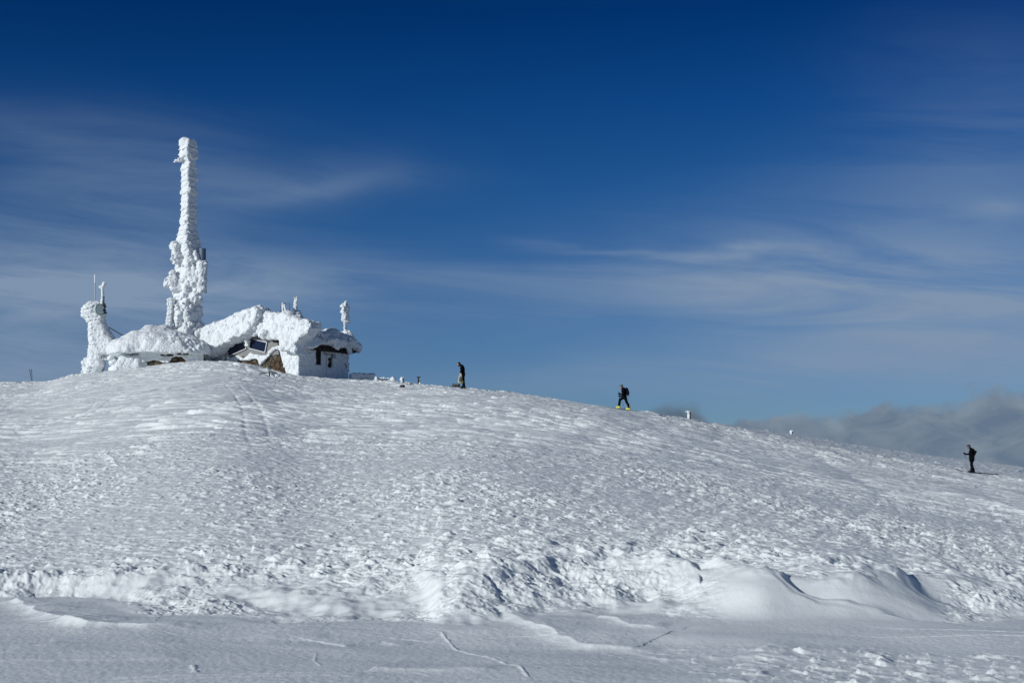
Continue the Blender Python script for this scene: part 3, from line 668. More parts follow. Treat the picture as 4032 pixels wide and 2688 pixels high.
# ------------------------------------------------------------------ the summit hut
def build_hut():
    C = P(1168, 1470, 108.5); base = C.copy(); base[2] = ground(C[0], C[1], False) - 0.4
    n = np.array([-0.50, -0.866, 0]); FR = ax_yaw(n); SR = ax_yaw((0.866, -0.50))
    hut = thing('summit_hut', 'stone hut under a huge rime crust with two blue solar panels', 'hut', base)
    on_f = lambda u, v, d=0.0: on_plane(u, v, C + n * d, n)
    ns = np.array([0.866, -0.50, 0]); on_s = lambda u, v, d=0.0: on_plane(u, v, C + ns * d, ns)
    # gable wall of rubble stone, its plaster upper part, body behind
    w = 7.7; dp = 7.6; zb = base[2] - 1.0; ex, ey = FR[0], FR[1]
    Lc = C - ex * w; ztop = P(1168, 1372, 108.5)[2]; zpk = P(985, 1300, 110)[2]
    gab = [np.array([*Lc[:2], zb]), np.array([*C[:2], zb]), np.array([*C[:2], ztop]), np.array([*(C - ex * 3.7)[:2], zpk]), np.array([*Lc[:2], ztop - 0.15])]
    dp = float(np.dot(on_s(1370, 1480) - C, ey)) - 0.1
    wm = MB().prism(gab, ey * 0.55)
    wm.prism([gab[0] + ey * 0.56, gab[0] + ex * 0.55 + ey * 0.56, gab[4] + ex * 0.55 + ey * 0.56, gab[4] + ey * 0.56], ey * (dp - 0.6)).prism([q + ey * (dp - 0.5) - ex * 0.0 for q in gab], ey * 0.45)
    wm.build('wall', STONE, hut)
    # boarded band the panels hang on, its grey darkened for the overhang's shade
    band = [on_f(*q) for q in ((838, 1436), (838, 1380), (905, 1352), (985, 1318), (1060, 1335), (1094, 1350), (1100, 1395), (1040, 1402), (985, 1396), (905, 1420))]
    MB().prism([q + n * 0.003 for q in band], n * 0.05).build('boarding', GREYP, hut)
    # solar panels with frames, proud of the wall
    for quad in (((892, 1366), (952, 1335), (970, 1372), (901, 1402)), ((986, 1332), (1051, 1348), (1043, 1387), (982, 1371))):
        q = [on_f(*a, 0.14) for a in quad]; c = sum(q) / 4
        pan = MB().prism(q, -n * 0.04)
        o = pan.build('solar_panel', CELLS, hut); uv = o.data.uv_layers.new(name='UVMap')
        e1 = (q[1] - q[0]); l1 = np.linalg.norm(e1); e1 = e1 / l1; e2 = np.cross(n, e1)
        off = np.array(base)
        for l in o.data.loops:
            p = np.array(o.data.vertices[l.vertex_index].co) + off; uv.data[l.index].uv = (np.dot(p - q[0], e1), np.dot(p - q[0], e2))
        f = MB()
        for k in range(4):
            a, b = q[k], q[(k + 1) % 4]; d = b - a; ln = np.linalg.norm(d); d = d / ln; up = np.cross(n, d)
            f.box((a + b) / 2 + n * 0.004, (d, up, n), (ln / 2 + 0.012, 0.022, 0.032))
        f.build('panel_frame', ALU, o)
        for t in (0.25, 0.75):
            p = q[3] * (1 - t) + q[2] * t; MB().tube([p - n * 0.05, p - n * 0.16 - EZ * 0.02], 0.02, 6).build('bracket', STEEL, o)
    # roof slabs under the rime
    ov = 0.5; rf = MB(); pk = C - ex * 3.7; pk = np.array([pk[0], pk[1], zpk])
    for end, z in ((C + ex * 0.35, ztop - 0.02), (Lc - ex * 0.35, ztop - 0.17)):
        a = pk - ey * ov + EZ * 0.02; b = np.array([end[0], end[1], z]) - ey * ov
        rf.prism([a, b, b + EZ * 0.14, a + EZ * 0.14], ey * (dp + ov))
    rf.build('roof', DARK, hut)
    # the rime: two pillows that grew into the wind from the two roof rakes
    def vox(lo, hi, h, fr, o): return Vox(lo, hi, h, o, fr)
    wind = np.array([-0.75, -0.66, 0])
    V = Vox((-9.3, -3.2, -0.6), (1.9, 3.6, 6.4), 0.062, base, FR)
    pl = lambda pts, d=1.0: outline(pts, C + n * d, n, V)
    left = pl([(786, 1290), (830, 1268), (900, 1238), (960, 1209), (992, 1199), (1006, 1212), (1004, 1240), (990, 1290), (975, 1310), (940, 1324), (900, 1348), (868, 1364), (848, 1392), (805, 1412), (784, 1404), (786, 1360)], 1.2)
    right = pl([(994, 1240), (1010, 1226), (1040, 1220), (1084, 1230), (1090, 1222), (1124, 1222), (1136, 1240), (1180, 1252), (1210, 1262), (1217, 1290), (1204, 1312), (1184, 1334), (1170, 1360), (1172, 1395), (1110, 1380), (1094, 1342), (1052, 1326), (1000, 1316), (984, 1312)], 0.8)
    V.union(V.slab(left, -1.75, 0.1, 0.25, shear=0.22)); V.union(V.slab(right, -1.15, 0.35, 0.30, shear=0.22))
    V.rough(lumps(101, 0.15, 1.15, 0.085, 2.6, 0.03, (1, 1, 1.25)), 0.5)
    # lumps hanging along the lower edges of the pillows and between the panels
    for (u, v, r, d) in ((885, 1356, .32, .7), (905, 1346, .28, .75), (925, 1337, .30, .75), (945, 1325, .30, .7), (958, 1318, .26, .7), (865, 1370, .34, .7), (836, 1396, .36, .8), (972, 1322, .34, .6), (973, 1342, .24, .40), (974, 1358, .19, .36), (1000, 1316, .26, .6),
                         (1030, 1320, .26, .6), (1040, 1310, .32, .8), (1040, 1332, .18, .45), (1062, 1332, .22, .5)):
        p = V.loc(on_f(u, v, d)); V.union(V.ell(p, (r * 1.1, r, r * 0.75)), 0.12)
    V.rough(lumps(107, 0.055, 4.1, 0.04, 6.6, 0.015), 0.3)
    V.mesh('rime_crust', RIME, hut)
    # rime on the lower gable wall, broken open where the stones show
    V = Vox((-8.6, -0.5, -0.6), (0.7, 0.6, 3.4), 0.05, base, FR); pl = lambda pts, d=0.1: outline(pts, C + n * d, n, V)
    low = pl([(830, 1445), (834, 1412), (862, 1398), (898, 1394), (905, 1412), (940, 1400), (962, 1412), (985, 1390), (1040, 1400), (1050, 1402), (1068, 1372), (1090, 1362), (1104, 1364), (1100, 1335), (1180, 1340), (1180, 1500), (1140, 1496), (1124, 1452), (1112, 1420), (1106, 1380), (1088, 1376),
              (1070, 1392), (1056, 1408), (1038, 1426), (1024, 1436), (1014, 1416), (1000, 1410), (982, 1422), (965, 1416), (935, 1420), (900, 1428), (892, 1425), (896, 1404), (888, 1400), (886, 1424), (892, 1450), (830, 1460)])
    V.union(V.slab(low, -0.22, 0.05, 0.08)); V.rough(lumps(111, 0.09, 2.6, 0.05, 6.0, 0.015), 0.3); V.mesh('rime_patch', RIME, hut)
    # side wall under its skin of rime, with the recessed doorway
    V = Vox((-0.3, -0.55, -1.2), (8.4, 0.9, 3.9), 0.055, base, SR)
    wl = V.loc(on_s(1370, 1480))[0]; zt = lambda u, v: V.loc(on_s(u, v))[2]; xx = lambda u: V.loc(on_s(u, 1430))[0]
    V.union(V.boxd(((wl + 0.05) / 2, 0.30, 1.1), ((wl + 0.1) / 2, 0.36, 2.3), 0.1))
    V.rough(lumps(121, 0.085, 3.6, 0.05, 7.0, 0.015, (1, 1, 0.8)), 0.3)
    a, b, c, d = xx(1247), xx(1266), xx(1288), xx(1306)
    V.cut(V.boxd(((a + b) / 2 - 0.05, 0.0, 0.5 * (zt(1250, 1375) + zt(1250, 1436))), ((b - a) / 2 + 0.12, 0.55, 0.5 * (zt(1250, 1375) - zt(1250, 1436))), 0.05) + 0.06 * noise3(V.X * 5 + V.Y * 0, V.Y * 5 + V.X * 0, V.Z * 5 + V.X * 0, 5))
    V.cut(V.boxd(((b + c) / 2, -0.3, 1.0), ((c - b) / 2, 0.42, 2.4), 0.05))
    V.cut(V.boxd(((c + d) / 2 + 0.1, 0.0, 0.5 * (zt(1295, 1408) + zt(1295, 1446))), ((d - c) / 2 - 0.02, 0.6, 0.5 * (zt(1295, 1408) - zt(1295, 1446))), 0.04) + 0.07 * noise3(V.X * 4 + V.Y * 0, V.Y * 4 + V.X * 0, V.Z * 4 + V.X * 0, 6))
    V.mesh('side_wall', RIME, hut)
    ax = SR
    def sbox(mb, u0, v0, u1, v1, y, hy, bev=0.0):
        p = V.loc(on_s(u0, v0)); q = V.loc(on_s(u1, v1)); cc = base + ax[0] * (p[0] + q[0]) / 2 + ax[1] * y + ax[2] * (p[2] + q[2]) / 2
        return mb.box(cc, ax, (abs(q[0] - p[0]) / 2, hy, abs(q[2] - p[2]) / 2), bev)
    sbox(MB(), 1242, 1368, 1270, 1442, 0.10, 0.02).build('doorway', GAP_SHADE, hut)  # flat black sheet painted as the doorway's dark depth
    dr = sbox(MB(), 1267, 1382, 1286, 1484, 0.10, 0.03, 0.01).build('door', WHITE, hut)
    p = on_s(1283, 1436, -0.18); MB().tube([p, p - ns * -0.06 + EZ * 0.12], 0.018, 6).build('handle', STEEL, dr)
    wd = sbox(MB(), 1284, 1400, 1310, 1450, 0.10, 0.02).build('window', GAP_SHADE, hut)  # flat black sheet painted as the dark inside of the window
    sbox(MB(), 1290, 1416, 1303, 1428, 0.06, 0.03).build('shutter', STONE, wd)
    ebox = sbox(MB(), 1299, 1394, 1311, 1412, -0.16, 0.12, 0.04).build('electric_box', STEEL, hut)  # electric box on the side wall by the window
    q = [on_s(u, v, 0.25) for u, v in ((1276, 1386), (1280, 1393), (1288, 1396), (1298, 1394))]; MB().tube(q, 0.035, 6).build('cable', BLACKM, hut)
    # eaves: dark rafters that show under the white porch roof, and the beam that sticks out
    ev = MB()
    rng = random.Random(4)
    for (u0, v0, u1, v1) in ((1238, 1366, 1250, 1382), (1246, 1360, 1312, 1384), (1308, 1372, 1372, 1392)):
        sbox(ev, u0, v0, u1, v1, -0.30, 0.16)
    for k in range(9): 
        u = 1250 + k * 13.5; sbox(ev, u, 1364 + k * 1.4, u + 6, 1376 + k * 1.8, -0.52, 0.12)
    ev.build('eave', DARK, hut)
    MB().tube([on_s(1366, 1384, 0.2), on_s(1406, 1376, 0.35)], 0.24, 8).build('roof_beam', DARK, hut)
    # porch roof with its own lumpy rime
    V = Vox((-0.3, -1.7, 1.2), (10.5, 4.6, 5.4), 0.062, base, SR); pl = lambda pts, d=0.5: outline(pts, C + ns * d, ns, V)
    V.union(V.slab(pl([(1176, 1372), (1176, 1345), (1196, 1318), (1240, 1322), (1300, 1338), (1376, 1352), (1412, 1362), (1412, 1371), (1376, 1368), (1340, 1366), (1306, 1358), (1262, 1354), (1238, 1366), (1210, 1372)], 0.7), -1.15, 3.6, 0.16, shear=0.45))
    V.D = np.maximum(V.D, 0.12 - V.X)
    for (u, v, d, r) in ((1216, 1312, -0.6, (.55, .8, .28)), (1240, 1313, -0.4, (.6, .7, .25)), (1262, 1322, -0.2, (.7, .9, .3)), (1300, 1318, -0.3, (.85, .8, .52)), (1312, 1322, -0.1, (.6, .7, .5)), (1290, 1330, 0.2, (.7, .7, .35)), (1336, 1332, 0.0, (.6, .7, .4)), (1362, 1318, -0.3, (.42, .5, .42)),
                         (1370, 1330, 0.2, (.5, .5, .4)), (1380, 1344, 0.6, (.55, .5, .38)), (1396, 1356, 0.7, (.6, .5, .28)), (1404, 1364, 0.8, (.36, .4, .26)), (1340, 1348, 1.0, (.5, .3, .3)), (1325, 1362, 1.05, (.3, .22, .26)), (1374, 1376, 0.9, (.14, .2, .5)), (1412, 1378, 0.6, (.16, .3, .22)),
                         (1352, 1350, 1.0, (.4, .3, .28)), (1310, 1340, 0.9, (.5, .4, .24))):
        V.union(V.ell(V.loc(on_s(u, v, d)), r), 0.2)
    V.D = np.maximum(V.D, 0.05 - V.X); V.rough(lumps(131, 0.10, 1.6, 0.06, 4.2, 0.02), 0.4); V.mesh('porch_roof', RIME, hut)
    # frosted vent pipe on the porch roof
    p = on_s(1241, 1316, -0.2); vp = MB().tube([p - EZ * 0.3, p + EZ * 0.42], 0.07, 10).build('vent_pipe', STEEL, hut)
    Vx = Vox((-0.3, -0.3, -0.4), (0.3, 0.3, 0.75), 0.03, p); Vx.union(Vx.capsule((-0.07, -0.05, -0.2), (-0.06, -0.04, 0.46), 0.11, 0.13)); Vx.rough(lumps(133, 0.04, 6, 0.02, 12, 0.01), 0.2); Vx.mesh('rime_cap', RIME, vp)
    return C, n, ns, on_f, on_s
HUT = build_hut()

# ------------------------------------------------------------------ the mast
def build_mast():
    y = 113.0; b = P(738, 1345, y); base = np.array([b[0], b[1], ground(b[0], b[1], False) - 0.3]); S = y / FPX
    mast = thing('radio_mast', 'tall slender radio mast wholly cased in shelves of white rime behind the huts', 'mast', base)
    FR = ax_yaw((-0.62, -0.78))
    prof = [(546, 713, 747), (556, 700, 757), (575, 694, 760), (612, 692, 761), (628, 694, 760), (642, 706, 757), (655, 700, 760), (700, 701, 761), (760, 703, 762), (820, 701, 763), (880, 702, 763), (912, 699, 764), (930, 692, 772), (960, 684, 780), (1000, 688, 786), (1050, 689, 788),
            (1100, 683, 785), (1150, 682, 782), (1200, 683, 786), (1250, 683, 791), (1300, 686, 796), (1345, 690, 800), (1400, 690, 800)]
    zs = np.array([P(738, q[0], y)[2] - base[2] for q in prof])[::-1]; cx = np.array([(q[1] + q[2]) / 2 for q in prof])[::-1]; hw = np.array([(q[2] - q[1]) / 2 * S for q in prof])[::-1]
    cx = (cx - 738) * S; H = zs[-1]
    # steel lattice inside
    lat = MB()
    for sx in (-1, 1):
        for sy in (-1, 1):
            lat.tube([base + FR[0] * sx * 0.5 + FR[1] * sy * 0.5 - EZ, base + FR[0] * sx * 0.1 + FR[1] * sy * 0.1 + EZ * (H - 0.6)], 0.05, 6)
    for k in range(16):
        t = k / 16; r0 = 0.5 - 0.4 * t
        for (a, c) in (((-1, -1), (1, -1)), ((1, -1), (1, 1)), ((1, 1), (-1, 1)), ((-1, 1), (-1, -1))):
            z0 = t * (H - 0.5); lat.tube([base + FR[0] * a[0] * r0 + FR[1] * a[1] * r0 + EZ * z0, base + FR[0] * c[0] * r0 + FR[1] * c[1] * r0 + EZ * (z0 + 0.8)], 0.03, 5)
    lat.build('lattice', STEEL, mast)
    V = Vox((-2.3, -2.3, -0.8), (2.3, 2.3, H + 0.5), 0.055, base, FR)
    Z = V.Z; w = np.interp(Z, zs, hw).astype(F32) / 1.24; c = np.interp(Z, zs, cx).astype(F32)
    ox, oy = c * FR[0][0], c * FR[1][0]                          # shift along the picture's x
    rnd = 0.30 * w
    qx = np.abs(V.X - ox) - (w - rnd); qy = np.abs(V.Y - oy) - (w - rnd)
    d = np.sqrt(np.maximum(qx, 0) ** 2 + np.maximum(qy, 0) ** 2) + np.minimum(np.maximum(qx, qy), 0) - rnd
    d = np.maximum(d, Z - H + 0.1); V.union(d)
    top = P(728, 560, y); V.union(V.ell(V.loc((top[0], top[1], top[2])), (0.50, 0.50, 0.40)), 0.2)
    def blob(u, v, dy, r, k=0.2): V.union(V.ell(V.loc(P(u, v, y + dy)), r), k)
    blob(699, 631, -0.3, (0.42, 0.25, 0.12), 0.1); blob(692, 965, -0.4, (0.42, 0.42, 0.34)); blob(682, 973, -0.5, (0.30, 0.3, 0.26))
    for (u, v, dy, r) in ((772, 1100, -0.6, (.45, .5, 1.0)), (776, 1010, -0.4, (.36, .4, .5)), (772, 1170, -0.6, (.42, .45, .6)), (692, 1010, -0.7, (.3, .4, .6)), (684, 1120, -0.6, (.35, .4, .5)), (700, 1240, -0.7, (.45, .4, 1.0)), (686, 1320, -0.5, (.5, .5, .6)), (784, 1310, -0.3, (.4, .5, .6))): blob(u, v, dy, r, 0.35)
    wx = sstep(0.1, -0.25, (V.Y - oy) / w) * np.ones(V.shape, F32)
    st = strata(201, 0.17, 2.1, 0.045); knob = lumps(207, 0.09, 2.0, 0.03, 4.0, 0.01, (1, 1, 1.4)); lp = lumps(205, 0.21, 1.9, 0.10, 4.0, 0.02)
    def mix(X, Y, Zz, D):
        k = sstep(-0.35, 0.45, (X / np.maximum(np.interp(Zz, zs, hw), 0.3)) + 0.1)      # strata on the windward faces, knobs on the lee one
        low = sstep(10.2, 8.0, Zz)
        a = st(X, Y, Zz, D); bb = lp(X, Y, Zz, D)
        tp = sstep(H - 0.25, H - 1.1, Zz)
        return (a * (1 - 0.85 * k * low) + knob(X, Y, Zz, D) * 0.7) * (0.25 + 0.75 * tp) + bb * (0.15 + 0.85 * k) * (0.4 + 0.6 * low) * tp
    V.rough(mix, 0.55)
    # a hollow low on the lee face
    hp = V.loc(P(752, 1295, y - 1.55)); V.cut(V.ell(hp, (0.5, 0.75, 0.62)))
    V.mesh('rime_sheath', RIME, mast)
    # antenna drums on the lee side
    def drum(name, u0, u1, v0, v1, dy, mat, rime=0.0, cap=True, seed=0):
        a = P((u0 + u1) / 2, v0, y + dy); c2 = P((u0 + u1) / 2, v1, y + dy); r = (u1 - u0) / 2 * S
        o = MB().tube([c2, a], r * 0.92, 20).build(name, mat, mast, smooth=False)
        if rime > 0:
            L = a[2] - c2[2]; Vd = Vox((-r - 0.4, -r - 0.4, -0.35), (r + 0.4, r + 0.4, L + 0.45), 0.05, c2)
            q = np.sqrt(Vd.X ** 2 + Vd.Y ** 2) - r
            if cap: Vd.union(np.maximum(q - rime, np.abs(Vd.Z - L - 0.02) - 0.22))
            else: Vd.union(np.maximum(q - rime, np.abs(Vd.Z - L / 2) - L / 2 - rime))
            Vd.rough(lumps(seed, 0.09, 2.6, 0.05, 5.5, 0.02), 0.3); Vd.mesh('rime_cap', RIME, o)
        arm = MB().tube([np.array([a[0], a[1], (a[2] + c2[2]) / 2]), base + np.array([0, 0, (a[2] + c2[2]) / 2 - base[2]])], 0.07, 6).build('bracket', STEEL, o)
        return o
    drum('antenna_drum', 782, 812, 979, 1032, -0.4, BLUEM, 0.0)
    drum('antenna_drum', 774, 811, 1040, 1150, -0.7, BLUEM, 0.05, False, 221)
    Vd = Vox((-1, -1, -0.5), (1, 1, 0.6), 0.05, P(798, 1038, y - 0.8)); Vd.union(Vd.ell((0, 0, 0), (0.38, 0.4, 0.26))); Vd.rough(lumps(225, 0.1, 3, 0.05, 6, 0.02), 0.3); Vd.mesh('rime_lump', RIME, mast)
    # windward wing and the iced side post
    fr = [EX, EY, EZ]
    V = Vox((-1.5, -0.9, -1.2), (1.2, 0.9, 1.5), 0.05, P(672, 1105, y - 0.4), fr)
    V.union(V.slab(outline([(648, 1118), (652, 1098), (668, 1088), (672, 1072), (690, 1066), (700, 1090), (700, 1130), (672, 1135), (650, 1132)], P(672, 1105, y - 0.4), EY, V), -0.5, 0.5, 0.15))
    V.rough(lumps(231, 0.10, 2.2, 0.05, 4.6, 0.02, (1, 1, 1.6)), 0.4); V.mesh('iced_antenna', RIME, mast)
    V = Vox((-1.0, -0.7, -1.8), (1.0, 0.7, 2.0), 0.05, P(668, 1235, y - 0.9), fr)
    V.union(V.slab(outline([(659, 1178), (670, 1170), (680, 1172), (684, 1200), (680, 1240), (676, 1280), (672, 1310), (648, 1305), (654, 1270), (660, 1235)], P(668, 1235, y - 0.9), EY, V), -0.22, 0.22, 0.1))
    V.rough(strata(241, 0.09, 3.0, 0.04), 0.3); V.mesh('iced_post', RIME, mast)
build_mast()

# ------------------------------------------------------------------ the low building at the mast's foot
def build_low():
    y = 109.0; K = P(556, 1450, y); base = np.array([K[0], K[1], ground(K[0], K[1], False) - 0.4])
    nr = np.array([0.16, -0.987, 0]); nl = np.array([-0.82, -0.572, 0]); R = ax_yaw(nr); L_ = ax_yaw(nl)
    low = thing('low_hut', 'squat stone building buried under a rime dome at the foot of the tall mast', 'hut', base)
    on_r = lambda u, v, d=0.0: on_plane(u, v, K + nr * d, nr); on_l = lambda u, v, d=0.0: on_plane(u, v, K + nl * d, nl)
    ln_r = np.dot(on_r(800, 1400) - K, R[0]); z0 = base[2] - 1.2; zt = P(556, 1395, y)[2]
    a = np.array([*K[:2], z0]); b = a + R[0] * ln_r; MB().prism([a, b, np.array([*b[:2], zt]), np.array([*K[:2], zt])], R[1] * 4.6).build('wall', STONE, low)
    # flat sheets on a wall plane, for the painted dark slots under the eaves
    def quad(name, mat, pts, on, nn, d0, th): return MB().prism([on(*q, d0) for q in pts], nn * th).build(name, mat, low)
    # rime skin on the walls, open where the stones show
    V = Vox((-0.6, -0.6, -0.8), (ln_r + 0.6, 0.5, 2.8), 0.05, base, R); pl = lambda pts: outline(pts, K + nr * 0.1, nr, V)
    V.union(V.slab(pl([(552, 1385), (800, 1385), (800, 1440), (737, 1432), (728, 1412), (716, 1406), (690, 1404), (674, 1406), (672, 1418), (662, 1428), (640, 1427), (618, 1418), (590, 1418), (570, 1424), (560, 1440), (552, 1462)]), -0.18, 0.06, 0.07))
    V.rough(lumps(301, 0.07, 2.4, 0.03, 6.0, 0.01), 0.3); V.mesh('rime_patch', RIME, low)
    V = Vox((-5.2, -1.6, -1.2), (0.8, 1.4, 2.8), 0.05, base, L_)
    V.union(V.boxd((-2.2, 0.2, 0.6), (2.4, 0.42, 1.65), 0.3)); V.union(V.ell((-2.6, -0.5, 0.45), (1.9, 0.9, 0.5)), 0.3); V.rough(lumps(305, 0.10, 1.6, 0.04, 4.5, 0.015), 0.3); V.mesh('rime_skirt', RIME, low)
    V = Vox((-2.8, -1.6, -0.8), (0.8, 2.2, 2.4), 0.05, base, R); pl = lambda pts: outline(pts, K, nr, V)
    V.union(V.slab(pl([(470, 1404), (500, 1399), (556, 1397), (562, 1420), (556, 1475), (436, 1475), (452, 1440)]), -0.75, 1.6, 0.3, shear=0.35)); V.rough(lumps(307, 0.10, 1.5, 0.05, 4.0, 0.015), 0.3); V.mesh('rime_apron', RIME, low)
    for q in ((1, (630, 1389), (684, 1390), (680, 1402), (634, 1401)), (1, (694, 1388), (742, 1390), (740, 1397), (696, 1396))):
        quad('eave_slot_shade', GAP_SHADE, q[1:], on_r, nr, 0.34, 0.02)  # black sheets paint the shade inside the slots
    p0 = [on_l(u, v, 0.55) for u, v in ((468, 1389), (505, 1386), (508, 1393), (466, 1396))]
    MB().prism(p0, nl * 0.02).build('eave_slot_shade', GAP_SHADE, low)
    MB().prism([on_l(u, v, 0.5) for u, v in ((466, 1385.5), (507, 1383), (507, 1386.5), (466, 1389.5))], nl * 0.12).build('eave_board', DARK, low)
    # the dome
    V = Vox((-3.0, -1.3, 0.6), (ln_r + 0.8, 5.0, 4.8), 0.062, base, R); pl = lambda pts, d=0.6: outline(pts, K + nr * d, nr, V)
    V.union(V.slab(pl([(448, 1392), (456, 1376), (478, 1362), (520, 1350), (600, 1345), (700, 1346), (800, 1356), (800, 1388), (740, 1390), (692, 1388), (632, 1390), (560, 1390), (505, 1390)], 0.5), -0.85, 3.6, 0.3, shear=0.3))
    dm = lambda u, v, dy, r, k=0.5: V.union(V.ell(V.loc(P(u, v, y + dy)), r), k)
    dm(628, 1386, 1.6, (3.3, 2.6, 1.75)); dm(700, 1386, 1.4, (2.4, 2.3, 1.2)); dm(520, 1382, 1.6, (1.7, 2.2, 1.1)); dm(604, 1304, 1.4, (0.85, 0.9, 0.5), 0.3); dm(646, 1306, 1.9, (0.7, 0.9, 0.5), 0.3); dm(560, 1330, 0.9, (1.0, 0.9, 0.5), 0.4)
    dm(470, 1372, 1.2, (1.0, 1.1, 0.55), 0.3)
    ze = V.loc(P(600, 1389, y - 0.4))[2]; V.D = np.maximum(V.D, ze - V.Z)
    fine, soft = lumps(313, 0.10, 2.8, 0.05, 5.0, 0.02), lumps(311, 0.10, 1.1, 0.03, 3.6, 0.015)
    V.rough(lambda X, Y, Z, D: soft(X, Y, Z, D) + fine(X, Y, Z, D) * sstep(-0.2, 1.6, X - 0.5 * Z) * sstep(1.2, -0.4, Y), 0.5)
    V.mesh('rime_dome', RIME, low)
    return base
build_low()

# ------------------------------------------------------------------ the bird-shaped antenna tower on the left
def build_tower():
    y = 112.5; c = P(385, 1460, y); base = np.array([c[0], c[1], ground(c[0], c[1], False) - 0.4])
    t = thing('antenna_tower', 'squat rime-swollen antenna tower with a round dish on the far left of the summit', 'tower', base)
    V = Vox((-1.9, -1.6, -0.6), (2.5, 1.6, 6.4), 0.055, base); pl = lambda pts: outline(pts, P(385, 1460, y), EY, V)
    body = pl([(328, 1222), (338, 1202), (358, 1188), (378, 1186), (398, 1190), (410, 1200), (414, 1232), (414, 1262), (424, 1290), (440, 1316), (456, 1340), (474, 1346), (490, 1360), (480, 1390), (462, 1402), (446, 1410), (430, 1398), (412, 1402), (408, 1420), (412, 1440), (404, 1456), (404, 1490), (340, 1490), (336, 1462), (346, 1440), (352, 1400), (354, 1350), (350, 1300), (352, 1276), (342, 1256), (324, 1248)])
    V.union(V.slab(body, -0.75, 0.75, 0.45)); V.union(V.ell(V.loc(P(362, 1225, y - 0.1)), (0.72, 0.8, 0.62)), 0.3)
    V.union(V.slab(pl([(326, 1424), (348, 1405), (366, 1415), (360, 1440), (338, 1446), (328, 1436)]), -0.55, 0.35, 0.2)); V.union(V.ell(V.loc(P(352, 1462, y - 0.4)), (0.6, 0.5, 0.45)), 0.2)
    st = strata(401, 0.13, 2.8, 0.05); lp = lumps(405, 0.06, 2.0, 0.05, 4.6, 0.02)
    V.rough(lambda X, Y, Z, D: st(X, Y, Z, D) * (0.35 + 0.65 * sstep(0.6, -0.3, X)) + lp(X, Y, Z, D) * 0.8, 0.5); V.mesh('rime_sheath', RIME, t)
    leg = MB()
    for u in (352, 404, 440): p = P(u, 1402, y); leg.tube([np.array([p[0], y, base[2] - 0.8]), np.array([p[0] * 0.98 - 0.02 * 31, y, p[2] + 1.2])], 0.09, 8)
    leg.build('leg', STEEL, t)
    MB().box(P(424, 1408, y - 0.1), (EX, EY, EZ), (0.42, 0.5, 0.08), 0.02).build('platform', STEEL, t)
    Vp = Vox((-0.8, -0.8, -0.4), (0.9, 0.8, 0.5), 0.05, P(424, 1410, y - 0.1)); Vp.union(Vp.boxd((0, 0, 0), (0.55, 0.5, 0.16), 0.1)); Vp.rough(lumps(411, 0.1, 2.5, 0.05, 6, 0.02), 0.3); Vp.mesh('rime_lump', RIME, t)
    Vp = Vox((-0.8, -0.8, -0.5), (0.9, 0.8, 0.6), 0.05, P(448, 1428, y - 0.2)); Vp.union(Vp.ell((0, 0, 0), (0.36, 0.4, 0.3))); Vp.rough(lumps(413, 0.1, 2.5, 0.05, 6, 0.02), 0.3); Vp.mesh('rime_lump', RIME, t)
    # dish that faces half right
    c = P(394, 1218, y - 0.95); dn = np.array([0.80, -0.60, 0.0]); ex = np.cross(EZ, dn)
    d = MB(); rs = [0.43, 0.43, 0.40, 0.25, 0.0001]; off = [-0.14, 0.0, 0.015, 0.03, 0.04]; nn = 28
    Vv = []; Ff = []
    for i, (r, o) in enumerate(zip(rs, off)):
        for k in range(nn): q = 2 * math.pi * k / nn; Vv.append(c + dn * o + r * (math.cos(q) * ex + math.sin(q) * EZ))
    for i in range(len(rs) - 1):
        for k in range(nn): Ff.append((i * nn + k, i * nn + (k + 1) % nn, (i + 1) * nn + (k + 1) % nn, (i + 1) * nn + k))
    Ff.append(tuple(range(nn))); dish = d.add(Vv, Ff).build('dish', DISH, t)
    rim = MB().tube([c + dn * 0.005 + 0.435 * (math.cos(q) * ex + math.sin(q) * EZ) for q in np.linspace(0, 2 * math.pi, 33)], 0.022, 6, False).build('rim', BLACKM, dish)
    gear = MB()
    for (u, v, a, b, h) in ((410, 1204, .09, .12, .2), (412, 1222, .07, .2, .1), (414, 1232, .14, .1, .05), (412, 1206, .16, .06, .04), (408, 1190, .05, .05, .5)): gear.box(P(u, v, y - 0.55), (EX, EY, EZ), (a, b, h), 0.01)
    gear.build('mount', BLACKM, dish)
    # whip antenna and camera pole
    p = P(374, 1190, y); q = P(374, 1080, y); wh = MB().tube([p - EZ * 0.3, p + (q - p) * 0.72], 0.035, 8).build('whip_antenna', STEEL, t)
    MB().tube([p + (q - p) * 0.70, q], 0.055, 8).build('antenna_tip', WHITE, wh)
    p = P(406, 1215, y - 0.5); q = P(405, 1120, y - 0.5); po = MB().tube([p, q], 0.085, 10).build('pole', BLACKM, t)
    Vp = Vox((-0.5, -0.4, -0.3), (0.4, 0.4, 2.3), 0.035, p); Hh = q[2] - p[2]
    Vp.union(Vp.capsule((-0.08, -0.05, 0.1), (-0.06, -0.05, Hh - 0.2), 0.11)); Vp.union(Vp.capsule((0.0, 0, Hh - 0.1), (0.03, 0, Hh + 0.08), 0.15), 0.1); Vp.union(Vp.ell((-0.2, -0.02, Hh - 0.22), (0.2, 0.16, 0.12)), 0.08); Vp.rough(lumps(421, 0.025, 4, 0.02, 8, 0.01), 0.2); Vp.mesh('rime_coat', RIME, po)
    return base
build_tower()
a, b = P(430, 1289, 112.0), P(506, 1334, 110.2)
o = MB().tube([a, b], 0.045, 8).build('strut', BLACKM); tag(o, 'dark straight strut slanting from the antenna tower down to the rime dome', 'strut')
